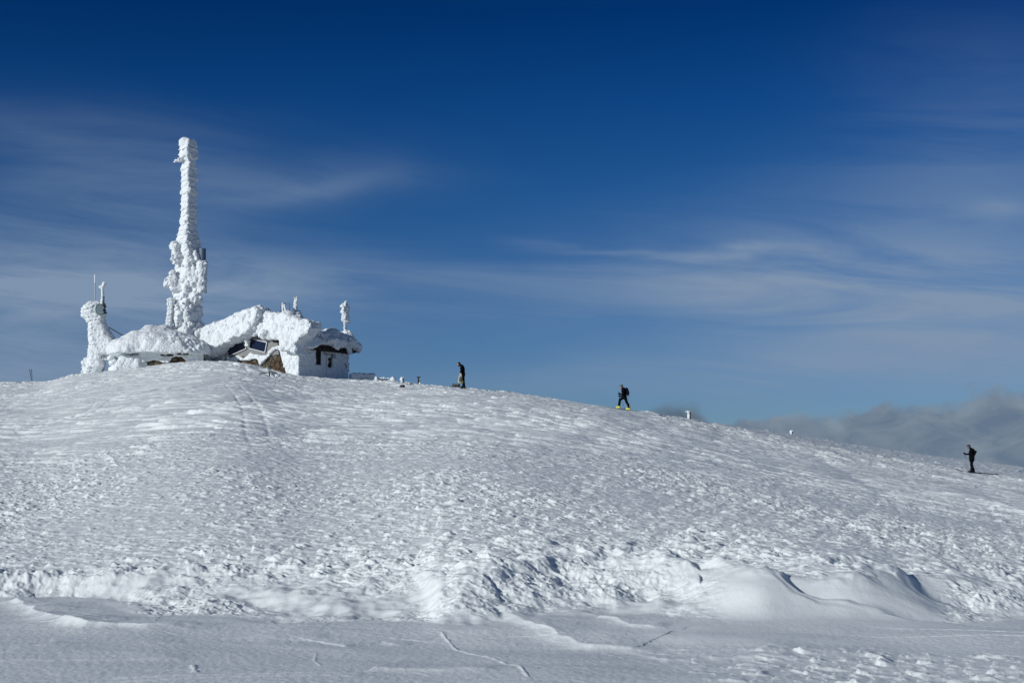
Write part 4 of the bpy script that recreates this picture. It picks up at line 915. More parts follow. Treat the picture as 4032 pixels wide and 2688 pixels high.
# ------------------------------------------------------------------ things on the hut roof
C_, N_, NS_, on_f, on_s = HUT
def hoop():
    b = P(1128, 1228, 109.8); t = thing('guard_hoop', 'dark bent tube hoop with two frosted uprights on the hut roof', 'guard rail', b)
    Y = 109.6; q = lambda u, v, dy=0.0: P(u, v, Y + dy)
    MB().tube([q(*p) for p in ((1105, 1232), (1104, 1204), (1106, 1197), (1112, 1195), (1121, 1194), (1134, 1194.5), (1137, 1194), (1138.5, 1197), (1139.5, 1226), (1137, 1230), (1132, 1229), (1126, 1222))], 0.034, 8).build('hoop', BLUEM, t)
    for k, (a, b_, r) in enumerate((((1114, 1194), (1116, 1240), 0.085), ((1121, 1200), (1127, 1224), 0.09))):
        p0, p1 = q(*a, -0.1), q(*b_, -0.1); MB().tube([p1 - EZ * 0.3, p0], 0.04, 8).build('post', STEEL, t)
        V = Vox((-0.5, -0.35, -0.3), (0.5, 0.35, 1.4), 0.03, p1); e = p0 - p1; V.union(V.capsule((-0.02, -0.03, -0.1), (e[0] - 0.02, -0.03, e[2]), r, r * 0.8)); V.rough(lumps(501 + k, 0.035, 5, 0.02, 10, 0.01), 0.2); V.mesh('rime_coat', RIME, t)
hoop()

def tripod():
    Y = 110.2; b = P(1168, 1252, Y); t = thing('lattice_antenna', 'small frosted lattice antenna tapering to a twin tip on the hut roof', 'antenna', b)
    q = lambda u, v, dy=0.0: P(u, v, Y + dy)
    for (u, dy) in ((1155, 0), (1173, -0.3), (1178, 0.3)): MB().tube([q(u, 1262, dy), q(1165, 1190, 0)], 0.035, 6).build('leg', STEEL, t)
    MB().tube([q(1163, 1200), q(1162, 1170)], 0.05, 8).build('tip', WHITE, t); MB().tube([q(1168, 1188), q(1167, 1170)], 0.045, 8).build('tip', WHITE, t)
    V = Vox((-1.0, -0.6, -0.7), (1.0, 0.6, 2.0), 0.035, b)
    L = lambda u, v, dy=0.0: V.loc(q(u, v, dy))
    V.union(V.capsule(L(1163, 1196), L(1161.5, 1172), 0.085, 0.07)); V.union(V.capsule(L(1168, 1186), L(1167, 1172), 0.06, 0.06), 0.05)
    V.union(V.capsule(L(1160, 1240, -0.1), L(1163, 1196), 0.13, 0.10), 0.1); V.union(V.capsule(L(1167, 1258, -0.2), L(1165, 1200), 0.20, 0.10), 0.1)
    V.union(V.ell(L(1164, 1240, -0.1), (0.26, 0.22, 0.22)), 0.12); V.union(V.ell(L(1178, 1238, 0.2), (0.2, 0.22, 0.3)), 0.1); V.union(V.capsule(L(1148, 1252), L(1147.5, 1232), 0.06, 0.04), 0.03); V.union(V.ell(L(1179, 1253, 0), (0.15, 0.15, 0.12)), 0.05)
    V.rough(lumps(511, 0.05, 4, 0.03, 8, 0.012), 0.2); V.mesh('rime_coat', RIME, t)
    MB().box(q(1152, 1245, -0.05), (EX, EY, EZ), (0.06, 0.05, 0.2), 0.01).build('junction_box', BLACKM, t)
tripod()

def weather_pole():
    p = on_s(1361, 1316, -0.25); t = thing('weather_mast', 'thin pole with a plump column of rime at the right end of the hut', 'pole', p)
    top = P(1363, 1182, p[1]); Hh = top[2] - p[2]; S = p[1] / FPX
    MB().tube([p - EZ * 0.4, p + EZ * Hh], [0.07, 0.025], 8).build('pole', BLACKM, t)
    V = Vox((-0.8, -0.7, -0.3), (0.8, 0.7, Hh + 0.1), 0.04, p); z = lambda v: P(1361, v, p[1])[2] - p[2]
    V.union(V.capsule((-0.05, -0.03, -0.2), (-0.05, -0.03, z(1270)), 0.11, 0.10))
    for (v, ox, r, h) in ((1266, .10, .26, .13), (1256, 0.02, .32, .2), (1244, 0.0, .33, .2), (1230, -0.02, .32, .2), (1218, -0.02, .33, .18), (1207, -0.06, .33, .16), (1198, -0.02, .22, .14), (1192, 0.02, .13, .16)): V.union(V.ell((ox - 0.05, -0.05, z(v)), (r, r, h)), 0.08)
    V.union(V.ell((-0.30, -0.1, z(1205)), (0.16, 0.14, 0.12)), 0.06); V.union(V.ell((0.30, 0, z(1268)), (0.2, 0.15, 0.09)), 0.06)
    V.rough(lumps(521, 0.05, 3.4, 0.03, 7, 0.012), 0.25); V.mesh('rime_column', RIME, t)
weather_pole()

# ------------------------------------------------------------------ low things in the snow along the ridge
def at_ground(u, y): 
    x = (u - UC) / FPX * y * (CP + 0.06 * SP); return np.array([x, y, float(ground(np.array([x]), np.array([y]))[0])])

def low_wall():
    Y = 112.0; b = at_ground(1420, Y); t = thing('snowed_wall', 'low snow-plastered wall in shade to the right of the hut', 'wall', b); S = Y / FPX
    a, c = P(1374, 1468, Y), P(1466, 1468, Y); zt = a[2]
    V = Vox((-1.6, -0.5, -1.6), (1.6, 1.2, 1.0), 0.045, np.array([(a[0] + c[0]) / 2 + 0.25, Y, zt - 0.35]), ax_yaw((0.42, -0.9)))
    V.union(V.boxd((0, 0.35, -0.5), (1.05, 0.45, 0.85), 0.18)); V.rough(lumps(531, 0.07, 2.2, 0.03, 6, 0.012), 0.3); V.cut(V.boxd((0.05, -0.12, -0.05), (0.36, 0.16, 0.035), 0.02)); V.mesh('rime_skin', RIME, t)
    MB().box(V.o + V.ax[1] * 0.4 + EZ * -0.5, V.ax, (0.9, 0.3, 0.72)).build('wall', STONE, t)
    q = lambda u, v, dy=0.0: P(u, v, Y + dy); MB().prism([q(1442, 1503), q(1470, 1504.5), q(1470, 1510), q(1442, 1508)], EY * 0.15).build('plank', DARK, t)
low_wall()

def frame_bench():
    Y = 107.0; b = at_ground(1515, Y); t = thing('timber_rail', 'two rime-swollen posts joined by snow-hung timber rails', 'rail', b); q = lambda u, v, dy=0.0: P(u, v, Y + dy)
    for (u, v, r) in ((1482, 1500, 0.12), (1548, 1500, 0.12)): MB().tube([q(u, 1530), q(u, 1490)], r, 8).build('post', DARK, t)
    MB().prism([q(1486, 1491), q(1545, 1495), q(1545, 1499), q(1486, 1496)], EY * 0.1).build('rail', DARK, t)
    MB().prism([q(1486, 1504), q(1545, 1506), q(1545, 1512), q(1486, 1514)], EY * 0.1).build('rail', DARK, t)
    V = Vox((-1.2, -0.6, -0.7), (1.3, 0.6, 1.0), 0.035, b); L = lambda u, v, dy=0.0: V.loc(q(u, v, dy))
    V.union(V.capsule(L(1481, 1488, -0.1), L(1481, 1512, -0.1), 0.11, 0.17)); V.union(V.ell(L(1477, 1506, -0.2), (0.26, 0.25, 0.22)), 0.1); V.union(V.ell(L(1547, 1494, -0.15), (0.22, 0.2, 0.2)), 0.1); V.union(V.capsule(L(1550, 1494, -0.1), L(1552, 1512, -0.1), 0.15, 0.13), 0.1)
    V.union(V.capsule(L(1485, 1487, 0), L(1540, 1489.5, 0), 0.05, 0.05), 0.04)
    pts = [(1490, 1500), (1502, 1503), (1514, 1503), (1526, 1500), (1534, 1496)]
    for a, c in zip(pts[:-1], pts[1:]): V.union(V.capsule(L(*a, -0.12), L(*c, -0.12), 0.085, 0.085), 0.05)
    V.union(V.ell(L(1512, 1516, -0.1), (0.4, 0.2, 0.07)), 0.05)
    V.rough(lumps(541, 0.05, 3.6, 0.03, 8, 0.012), 0.2); V.mesh('rime_coat', RIME, t)
frame_bench()

def marker(u, v0, v1, y, w, side, label, tilt=0.0, cap=0.0, bare=False, seed=0, grp='marker posts along the ridge'):
    S = y / FPX; b = at_ground(u, y); p0 = P(u, v0, y); b[2] = min(b[2], P(u, v1, y)[2]); t = thing('marker_post', label, 'post', b, grp); Hh = p0[2] - b[2]; wm = w * S
    MB().box(b + EZ * (Hh / 2 - 0.1), (EX, EY, EZ), (wm * 0.34, wm * 0.34, Hh / 2 + 0.1), 0.012).build('post', DARK, t)
    V = Vox((-wm * 1.6 - 0.1, -wm - 0.15, -0.15), (wm * 1.6 + 0.1, wm + 0.15, Hh + 0.3), 0.02, b)
    if bare:
        MB().box(b + EZ * (Hh + 0.02), (EX, EY, EZ), (wm * 0.95, wm * 0.4, 0.025), 0.008).build('cap_board', BLACKM, t)
        V.union(V.capsule((wm * 0.36, -0.02, 0.05), (wm * 0.42, -0.02, Hh * 0.8), 0.05, 0.02)); V.union(V.ell((wm * 0.62, 0, 0.12), (0.1, 0.1, 0.1)), 0.04)
    else:
        V.union(V.capsule((-wm * 0.25, -0.05, -0.1), (-wm * 0.30, -0.05, Hh * 0.86), wm * 0.34, wm * 0.46))
        V.union(V.ell((-wm * cap * 0.3, -0.03, Hh), (wm * (0.55 + cap * 0.35), wm * 0.5, wm * 0.24)), 0.04)
        if tilt: V.union(V.capsule((-wm * 0.75, -0.04, Hh * 0.62), (wm * 0.25, -0.02, Hh * 1.05), wm * 0.26, wm * 0.22), 0.05)
    V.rough(lumps(600 + seed, 0.03, 5, 0.02, 10, 0.008), 0.15); V.mesh('rime_coat', RIME, t)
marker(1586, 1487, 1504, 101, 12, -1, 'short dark post with white rime on its left side, beside the timber rails', 0.4, 0.3, False, 1)
marker(1648, 1485, 1506, 100, 9, -1, 'bare black post with a small flat top board on the ridge', 0, 0, True, 2)
marker(2714, 1620, 1647, 117.5, 13, 1, 'fat white rime-covered post with a flat mushroom cap, against grey cloud', 0, 1.0, False, 3)
marker(3115, 1696, 1711, 160, 10, 1, 'stubby rime-covered post with a slanted white top on the right slope', 1.0, 0.2, False, 4)

def rails():
    Y = HIT(1064, 1480) + 0.4; q = lambda u, v, dy=0.0: P(u, v, Y - 1.6 + dy); b = at_ground(1062, Y)
    t = thing('buried_railing', 'half-buried dark railing bent over clumps of snow below the hut', 'railing', b)
    MB().tube([q(1000, 1480, -0.3), q(1030, 1469.5, -0.2), q(1057, 1466)], 0.028, 6).build('rail', BLACKM, t); MB().tube([q(1060, 1464.5), q(1088, 1468.5), q(1092, 1474, 0.2)], 0.032, 6).build('rail', BLACKM, t)
    MB().tube([q(1061, 1463), q(1061, 1500)], 0.04, 8).build('post', BLACKM, t)
    MB().tube([q(1068, 1472), q(1080, 1473)], 0.03, 6).build('crossbar', BLACKM, t)
    V = Vox((-1.0, -0.9, -0.8), (2.6, 0.7, 1.0), 0.04, b); L = lambda u, v, dy=0.0: V.loc(q(u, v, dy))
    for (u, v, r, dy) in ((1057, 1468, .13, -.1), (1070, 1488, .42, -.6), (1062, 1494, .3, -.7), (1091, 1475, .22, -.2), (1094, 1484, .2, -.4), (1107, 1487, .16, -.5), (1116, 1494, .11, -.6), (1096, 1492, .14, -.6), (1074, 1475, .1, -.1), (1110, 1490, .1, -0.3)):
        V.union(V.ell(L(u, v + 4, dy + 1.6), (r * .62, r * .62, r * 0.62)), 0.06)
    V.rough(lumps(551, 0.06, 3.2, 0.03, 7, 0.012), 0.25); V.mesh('snow_clump', RIME, t)
rails()
b = at_ground(955, HIT(955, 1450)); tag(MB().tube([b - EZ * 0.2, b + EZ * 0.32 + EX * 0.01, b + EZ * 0.62 - EX * 0.005], [0.016, 0.014, 0.008], 6).build('stake', STEEL), 'thin lone stake in the snow in front of the solar panels', 'stake')
def rock(u, v, y, r, label, seed):
    y = HIT(u, v + 1.5); p = P(u, v, y); V = Vox((-r * 2, -r * 1.6, -r * 1.3), (r * 2, r * 1.6, r * 1.3), r / 7, p); V.union(V.ell((0, 0, 0), (r * 1.4, r, r * 0.7))); V.rough(lumps(seed, r * 0.3, 2 / r * 0.5, r * 0.12, 5 / r * 0.5, 0.0), r)
    o = V.mesh('rock', DARK); tag(o, label, 'rock', 'rocks poking through the trampled snow'); return o
rock(1584, 1520, 97.0, 0.10, 'flat dark rock in the snow below the two short posts', 711)
rock(1618.5, 1510.5, 99.0, 0.06, 'small round dark stone between the two short ridge posts', 712)

# ------------------------------------------------------------------ people
JACKET = plain('black_cloth', (0.0035, 0.0035, 0.0045), 0.95, var=0.4, bump=0.3, spec=0.08); NAVY = plain('navy_cloth', (0.005, 0.006, 0.018), 0.9, var=0.3, bump=0.3, spec=0.08)
SKIN = plain('skin', (0.30, 0.18, 0.13), 0.6, var=0.08); YELLOW = plain('yellow_boot', (0.72, 0.70, 0.12), 0.45, var=0.08); TEAL = plain('teal_helmet', (0.075, 0.14, 0.17), 0.4, var=0.45, scale=22)  # skin tone darkened to carry the shade on the faces
HELM = plain('dark_helmet', (0.012, 0.014, 0.03), 0.35); LENS = plain('mirror_lens', (0.42, 0.48, 0.52), 0.15, 0.6); CREAM = plain('pale_cloth', (0.50, 0.48, 0.38), 0.8, var=0.25, bump=0.4); OLIVE = plain('olive_lining', (0.22, 0.20, 0.05), 0.8, var=0.3)
BROWN = plain('brown_pack', (0.085, 0.050, 0.022), 0.8, var=0.5, spec=0.08); BOOTB = plain('black_boot', (0.005, 0.005, 0.006), 0.6, spec=0.08); SKI = plain('ski_topsheet', (0.016, 0.018, 0.03), 0.35); HAIR = plain('dark_hair', (0.012, 0.010, 0.009), 0.7, spec=0.08)

class Body:
    """one continuous figure grown over a skeleton; picture joints become metres: x right, z up, y depth"""
    def __init__(s, name, label, zoom_org, zoom_scale, u0, v0, y, foot):
        s.y = y; s.k = y / FPX; s.zo, s.zs, s.u0, s.v0 = zoom_org, zoom_scale, u0, v0
        f = s.w(*foot); s.base = f.copy(); s.t = thing(name, label, 'person', f)
        s.bones = []; s.ells = []; s.lo = np.array([9, 9, 9.0]); s.hi = -s.lo
    def w(s, zx, zy, dy=0.0): return P(s.u0 + zx / s.zs, s.v0 + zy / s.zs, s.y + dy)
    def l(s, zx, zy, dy=0.0): return s.w(zx, zy, dy) - s.base
    def bone(s, a, b, ra, rb, mat=0, k=0.04):
        s.bones.append((np.asarray(a), np.asarray(b), ra, rb, mat, k)); 
        for p, r in ((a, ra), (b, rb)): s.lo = np.minimum(s.lo, np.asarray(p) - r - 0.06); s.hi = np.maximum(s.hi, np.asarray(p) + r + 0.06)
    def ell(s, c, r, mat=0, k=0.04):
        s.ells.append((np.asarray(c), r, mat, k)); s.lo = np.minimum(s.lo, np.asarray(c) - max(r) - 0.06); s.hi = np.maximum(s.hi, np.asarray(c) + max(r) + 0.06)
    def limb(s, pts, rs, mat=0, k=0.04):
        for a, b, ra, rb in zip(pts[:-1], pts[1:], rs[:-1], rs[1:]): s.bone(a, b, ra, rb, mat, k)
    def head(s, c, tilt, mat=1, r=0.098):
        """head facing -x, tilted forward by tilt radians; eyes, nose, mouth, chin, ears"""
        ct, st_ = math.cos(tilt), math.sin(tilt)
        R = lambda x, y, z: np.asarray(c) + np.array([x * ct - z * st_, y, x * st_ + z * ct]) if False else np.asarray(c) + np.array([x * ct - z * st_, y, z * ct + x * st_])
        s.ell(R(0.012, 0, 0.02), (r * 1.0, r * 0.80, r * 1.08), mat); s.ell(R(-0.03, 0, -0.06), (r * 0.62, r * 0.58, r * 0.66), mat)
        s.bone(R(-0.093, 0, 0.015), R(-0.112, 0, -0.022), 0.011, 0.016, mat, 0.02); s.ell(R(-0.088, 0, -0.062), (0.014, 0.026, 0.010), mat, 0.012); s.ell(R(-0.072, 0, -0.105), (0.026, 0.03, 0.02), mat, 0.03)
        for sy in (-1, 1): s.ell(R(0.01, sy * r * 0.80, -0.005), (0.022, 0.012, 0.034), mat, 0.01); s.ell(R(-0.078, sy * 0.034, 0.028), (0.014, 0.018, 0.010), mat, 0.012)
        s.R = R; return R
    def hand(s, wrist, dirv, side, curl, mat):
        """palm, four unequal fingers that curl, and a thumb from the side of the palm"""
        d = np.asarray(dirv, float); d /= np.linalg.norm(d); side = np.asarray(side, float); side = side - d * (side @ d); side /= np.linalg.norm(side); nrm = np.cross(d, side)
        w = np.asarray(wrist, float); kn = w + d * 0.095
        s.bone(w, kn, 0.034, 0.036, mat, 0.03); s.bone(w + side * 0.018 + d * 0.03, kn + side * 0.022, 0.022, 0.02, mat, 0.02); s.bone(w - side * 0.018 + d * 0.03, kn - side * 0.022, 0.022, 0.02, mat, 0.02)
        for i, (o, ln) in enumerate(((-0.033, 0.070), (-0.011, 0.080), (0.011, 0.076), (0.033, 0.060))):
            p = kn + side * o; a = 0.0; seg = ln * np.array([0.45, 0.32, 0.25])
            for j in range(3):
                a += curl * (0.7 + 0.08 * i); q = p + (d * math.cos(a) + nrm * math.sin(a)) * seg[j]; s.bone(p, q, 0.0125 - 0.001 * j, 0.0115 - 0.001 * j, mat, 0.006); p = q
        p = w + d * 0.03 - side * 0.034; q = p + d * 0.035 - side * 0.022 + nrm * 0.012; s.bone(p, q, 0.016, 0.014, mat, 0.012); s.bone(q, q + d * 0.026 + nrm * 0.026, 0.014, 0.012, mat, 0.006)
    def grow(s, mats, seed=0, h=0.0105):
        V = Vox(s.lo, s.hi, h, s.base); V.D[:] = 5; lab = np.zeros(V.shape, np.uint8); best = np.full(V.shape, 9, F32)
        for (a, b, ra, rb, m, k) in s.bones + [(c, None, r, None, m, k) for (c, r, m, k) in s.ells]:
            if b is None: lo, hi = a - max(ra) - 0.1, a + max(ra) + 0.1
            else: lo, hi = np.minimum(a, b) - max(ra, rb) - 0.1, np.maximum(a, b) + max(ra, rb) + 0.1
            i0 = np.clip(((lo - V.lo) / h).astype(int), 0, None); i1 = np.minimum(((hi - V.lo) / h).astype(int) + 2, V.shape)
            sl = tuple(slice(i0[i], i1[i]) for i in range(3)); sub = Vox.__new__(Vox); sub.X, sub.Y, sub.Z = V.X[sl[0]], V.Y[:, sl[1]], V.Z[:, :, sl[2]]
            d = sub.ell(a, ra) if b is None else sub.capsule(a, b, ra, rb)
            D = V.D[sl]; hh = np.clip(k - np.abs(D - d), 0, None) / k; V.D[sl] = np.minimum(D, d) - hh * hh * (k * 0.25)
            mk = d < best[sl]; best[sl] = np.where(mk, d, best[sl]); lab[sl] = np.where(mk, m, lab[sl])
        def folds(X, Y, Z, D): return 0.010 * noise3(X * 9, Y * 9, Z * 14, seed) + 0.006 * noise3(X * 20, Y * 20, Z * 26, seed + 1)
        keep = lab == 0; D0 = V.D.copy(); V.rough(folds, 0.08); V.D = np.where(keep, V.D, D0)
        def mf(x, y, z): 
            ii = [np.clip(np.round((q - V.lo[i]) / h).astype(int), 0, V.shape[i] - 1) for i, q in enumerate((x, y, z))]; return lab[ii[0], ii[1], ii[2]]
        s.V = V; return V.mesh('body', mats, s.t, mf)

def solid(name, mat, lo, hi, h, base, fn, parent=None, rough=None):
    V = Vox(lo, hi, h, base); fn(V)
    if rough: V.rough(rough, 0.1)
    return V.mesh(name, mat, parent)

def ski(pts, label, width=0.045, group='skis on the summit slope', lift=0.0, th=0.012):
    """a ski through world points, tip first; the first points curl up"""
    P_ = [np.asarray(p, float) for p in pts]; P_ = [p + EZ * max(0.0, min(lift, float(ground(p[:1], p[1:2])[0]) + 0.03 - p[2])) for p in P_]; m = MB(); V = []; Fc = []
    for i, p in enumerate(P_):
        t = P_[min(i + 1, len(P_) - 1)] - P_[max(i - 1, 0)]; t /= np.linalg.norm(t); sd_ = np.cross(t, EZ); sd_ /= np.linalg.norm(sd_); up = np.cross(sd_, t)
        w = width * (0.35 if i == 0 else 1.0)
        for a, b in ((-1, -0.010), (1, -0.010), (1, th), (-1, th)): V.append(p + sd_ * a * w + up * b)
    for i in range(len(P_) - 1):
        for k in range(4): Fc.append((i * 4 + k, i * 4 + (k + 1) % 4, i * 4 + 4 + (k + 1) % 4, i * 4 + 4 + k))
    Fc += [(3, 2, 1, 0), tuple(len(V) - 4 + k for k in range(4))]
    o = m.add(V, Fc).build('ski', SKI); return tag(o, label, 'ski', group)

def pole(top, tip, label, name='ski_pole', grip=BLACKM, shaft=STEEL, r=0.011, group='ski poles'):
    top, tip = np.asarray(top, float), np.asarray(tip, float); d = tip - top; L = np.linalg.norm(d); d /= L
    t = thing(name, label, 'ski pole', tip, group)
    MB().tube([top + d * 0.10, tip], [r * 1.15, r * 0.8], 8).build('shaft', shaft, t)
    MB().tube([top, top + d * 0.02, top + d * 0.13, top + d * 0.30], [0.026, 0.024, 0.019, 0.016], 10).build('grip', grip, t)
    MB().tube([tip - d * 0.07, tip - d * 0.055], [0.045, 0.045], 12).build('basket', BLACKM, t)
    return t

def boot(parent, ankle, toe_dir, mat, base, h=0.0105, label=None):
    """ski boot: sole, shell, cuff with buckles"""
    a = np.asarray(ankle, float); x = np.asarray(toe_dir, float); x[1] *= 1; x = x / np.linalg.norm(x); y = np.cross(EZ, x); y /= np.linalg.norm(y); fr = [x, y, np.cross(x, y)]
    V = Vox((-0.16, -0.10, -0.16), (0.30, 0.10, 0.30), h, a, fr)
    V.union(V.boxd((0.055, 0, -0.085), (0.165, 0.05, 0.028), 0.02)); V.union(V.ell((0.11, 0, -0.035), (0.125, 0.055, 0.075)), 0.04); V.union(V.capsule((-0.01, 0, -0.04), (0.0, 0, 0.17), 0.075, 0.07), 0.05)
    o = V.mesh('boot', mat, parent)
    b = MB()
    for z, xx in ((-0.02, 0.12), (0.03, 0.075), (0.10, 0.07)): b = MB(); c = a + x * xx + fr[2] * z - y * 0.062; b.box(c, fr, (0.035, 0.008, 0.01), 0.003); b.build('buckle', BLACKM, o)
    return o

# --- the walker with the big pack, mid-stride
def walker():
    B = Body('person', 'ski tourer striding left uphill in black with yellow boots and a teal helmet', 0, 11.2, 2380, 1490, 98.0, (870, 1340)); l = B.l
    n, f = -0.10, 0.10                                    # near and far side
    pel = l(890, 800); che = l(850, 540); nk = l(800, 425); hd = l(742, 365)
    B.limb([pel, l(870, 680), che, l(838, 470)], [0.155, 0.145, 0.165, 0.13]); B.limb([l(838, 470), nk, l(765, 395)], [0.10, 0.062, 0.058])
    for dy in (n, f): B.bone(l(845, 490, dy * 1.5), l(850, 530, dy * 1.2), 0.085, 0.09); B.bone(l(890, 800, dy * 0.8), l(880, 840, dy * 0.85), 0.12, 0.115)
    B.limb([l(860, 830, f), l(690, 915, f), l(662, 1060, f), l(650, 1190, f)], [0.115, 0.082, 0.080, 0.085]); B.limb([l(910, 830, n), l(985, 1050, n), l(1050, 1150, n), l(1085, 1275, n)], [0.118, 0.085, 0.080, 0.085])
    B.limb([l(845, 490, -0.17), l(835, 680, -0.24), l(700, 680, -0.17), l(676, 668, -0.15)], [0.078, 0.058, 0.044, 0.038]); B.limb([l(840, 490, 0.17), l(830, 720, 0.22), l(730, 770, 0.14), l(702, 770, 0.12)], [0.076, 0.056, 0.044, 0.036])
    B.hand(l(680, 668, -0.15), l(640, 660, -0.15) - l(680, 668, -0.15), EZ, 0.55, 0); B.hand(l(702, 770, 0.12), l(660, 768, 0.12) - l(702, 770, 0.12), EZ, 0.55, 0)
    R = B.head(hd, 0.25)
    B.grow([JACKET, SKIN], 901)
    def helm(V):
        V.union(V.ell((0.012, 0, 0.045), (0.128, 0.112, 0.118))); V.cut(V.boxd((-0.03, 0, -0.115), (0.15, 0.2, 0.11), 0.03)); V.union(V.capsule((-0.105, -0.05, 0.012), (-0.105, 0.05, 0.012), 0.018), 0.02)
        for k in (-1, 0, 1): V.cut(V.capsule((-0.06, 0.045 * k, 0.165), (0.06, 0.045 * k, 0.168), 0.014))
    o = solid('helmet', TEAL, (-0.16, -0.15, -0.06), (0.18, 0.15, 0.19), 0.009, B.base + hd + np.array([0, 0, 0.012]), helm, B.t)
    MB().tube([B.base + R(0.03, sy * 0.095, -0.01) for sy in (-1,)] + [B.base + R(-0.03, 0, -0.125), B.base + R(0.03, 0.095, -0.01)], 0.008, 6).build('chin_strap', BLACKM, o)
    for dy, (zx, zy) in ((f, (656, 1240)), (n, (1095, 1305))): boot(B.t, B.w(zx, zy, dy), np.array([-1, 0.0, 0.05]), YELLOW, B.base)
    # pack worn on the back
    pk = thing('backpack', 'big dark navy backpack on the striding ski tourer', 'backpack', B.w(1000, 740))
    pb = np.array(pk.location)
    def pack(V):
        L = lambda zx, zy, dy=0.0: V.loc(B.w(zx, zy, dy))
        V.union(V.slab([tuple(L(*q)[[0, 2]]) for q in ((890, 420), (940, 402), (1000, 405), (1035, 440), (1060, 520), (1085, 590), (1082, 690), (1062, 745), (1010, 750), (975, 690), (940, 590), (905, 500))], -0.16, 0.16, 0.05)); V.union(V.ell(L(1040, 640), (0.085, 0.12, 0.13)), 0.05)
    o = solid('pack_body', NAVY, (-0.35, -0.3, -0.15), (0.3, 0.3, 0.7), 0.012, pb, pack, pk, lambda X, Y, Z, D: 0.008 * noise3(X * 12, Y * 12, Z * 16, 77))
    for a in (((1075, 730), (1100, 810), (1135, 885)), ((1020, 750), (1030, 830), (1036, 900))): MB().tube([B.w(*q, -0.08) for q in a], 0.011, 6).build('strap', STEEL, pk)
    for sy in (-0.11, 0.11): MB().tube([B.w(905, 450, sy), B.w(840, 455, sy * 1.5), B.w(800, 540, sy * 1.3), B.w(845, 650, sy * 1.5), B.w(960, 690, sy)], 0.02, 6).build('shoulder_strap', NAVY, pk)
    pole(B.w(642, 582, -0.17), B.w(892, 1352, -0.17), 'ski pole in the near hand of the striding tourer, slanting back', shaft=BLACKM, r=0.012); pole(B.w(664, 690, 0.11), B.w(700, 1330, 0.20), 'ski pole in the far hand of the striding tourer, mostly behind the leg', shaft=BLACKM, r=0.012)
    ski([B.w(*q, f) for q in ((20, 1212), (50, 1240), (100, 1262), (480, 1300), (740, 1330), (1000, 1380))], 'ski under the forward yellow boot of the striding tourer'); ski([B.w(*q, n) for q in ((540, 1300), (580, 1330), (650, 1350), (980, 1378), (1180, 1392), (1460, 1440))], 'ski under the rear yellow boot of the striding tourer')
walker()

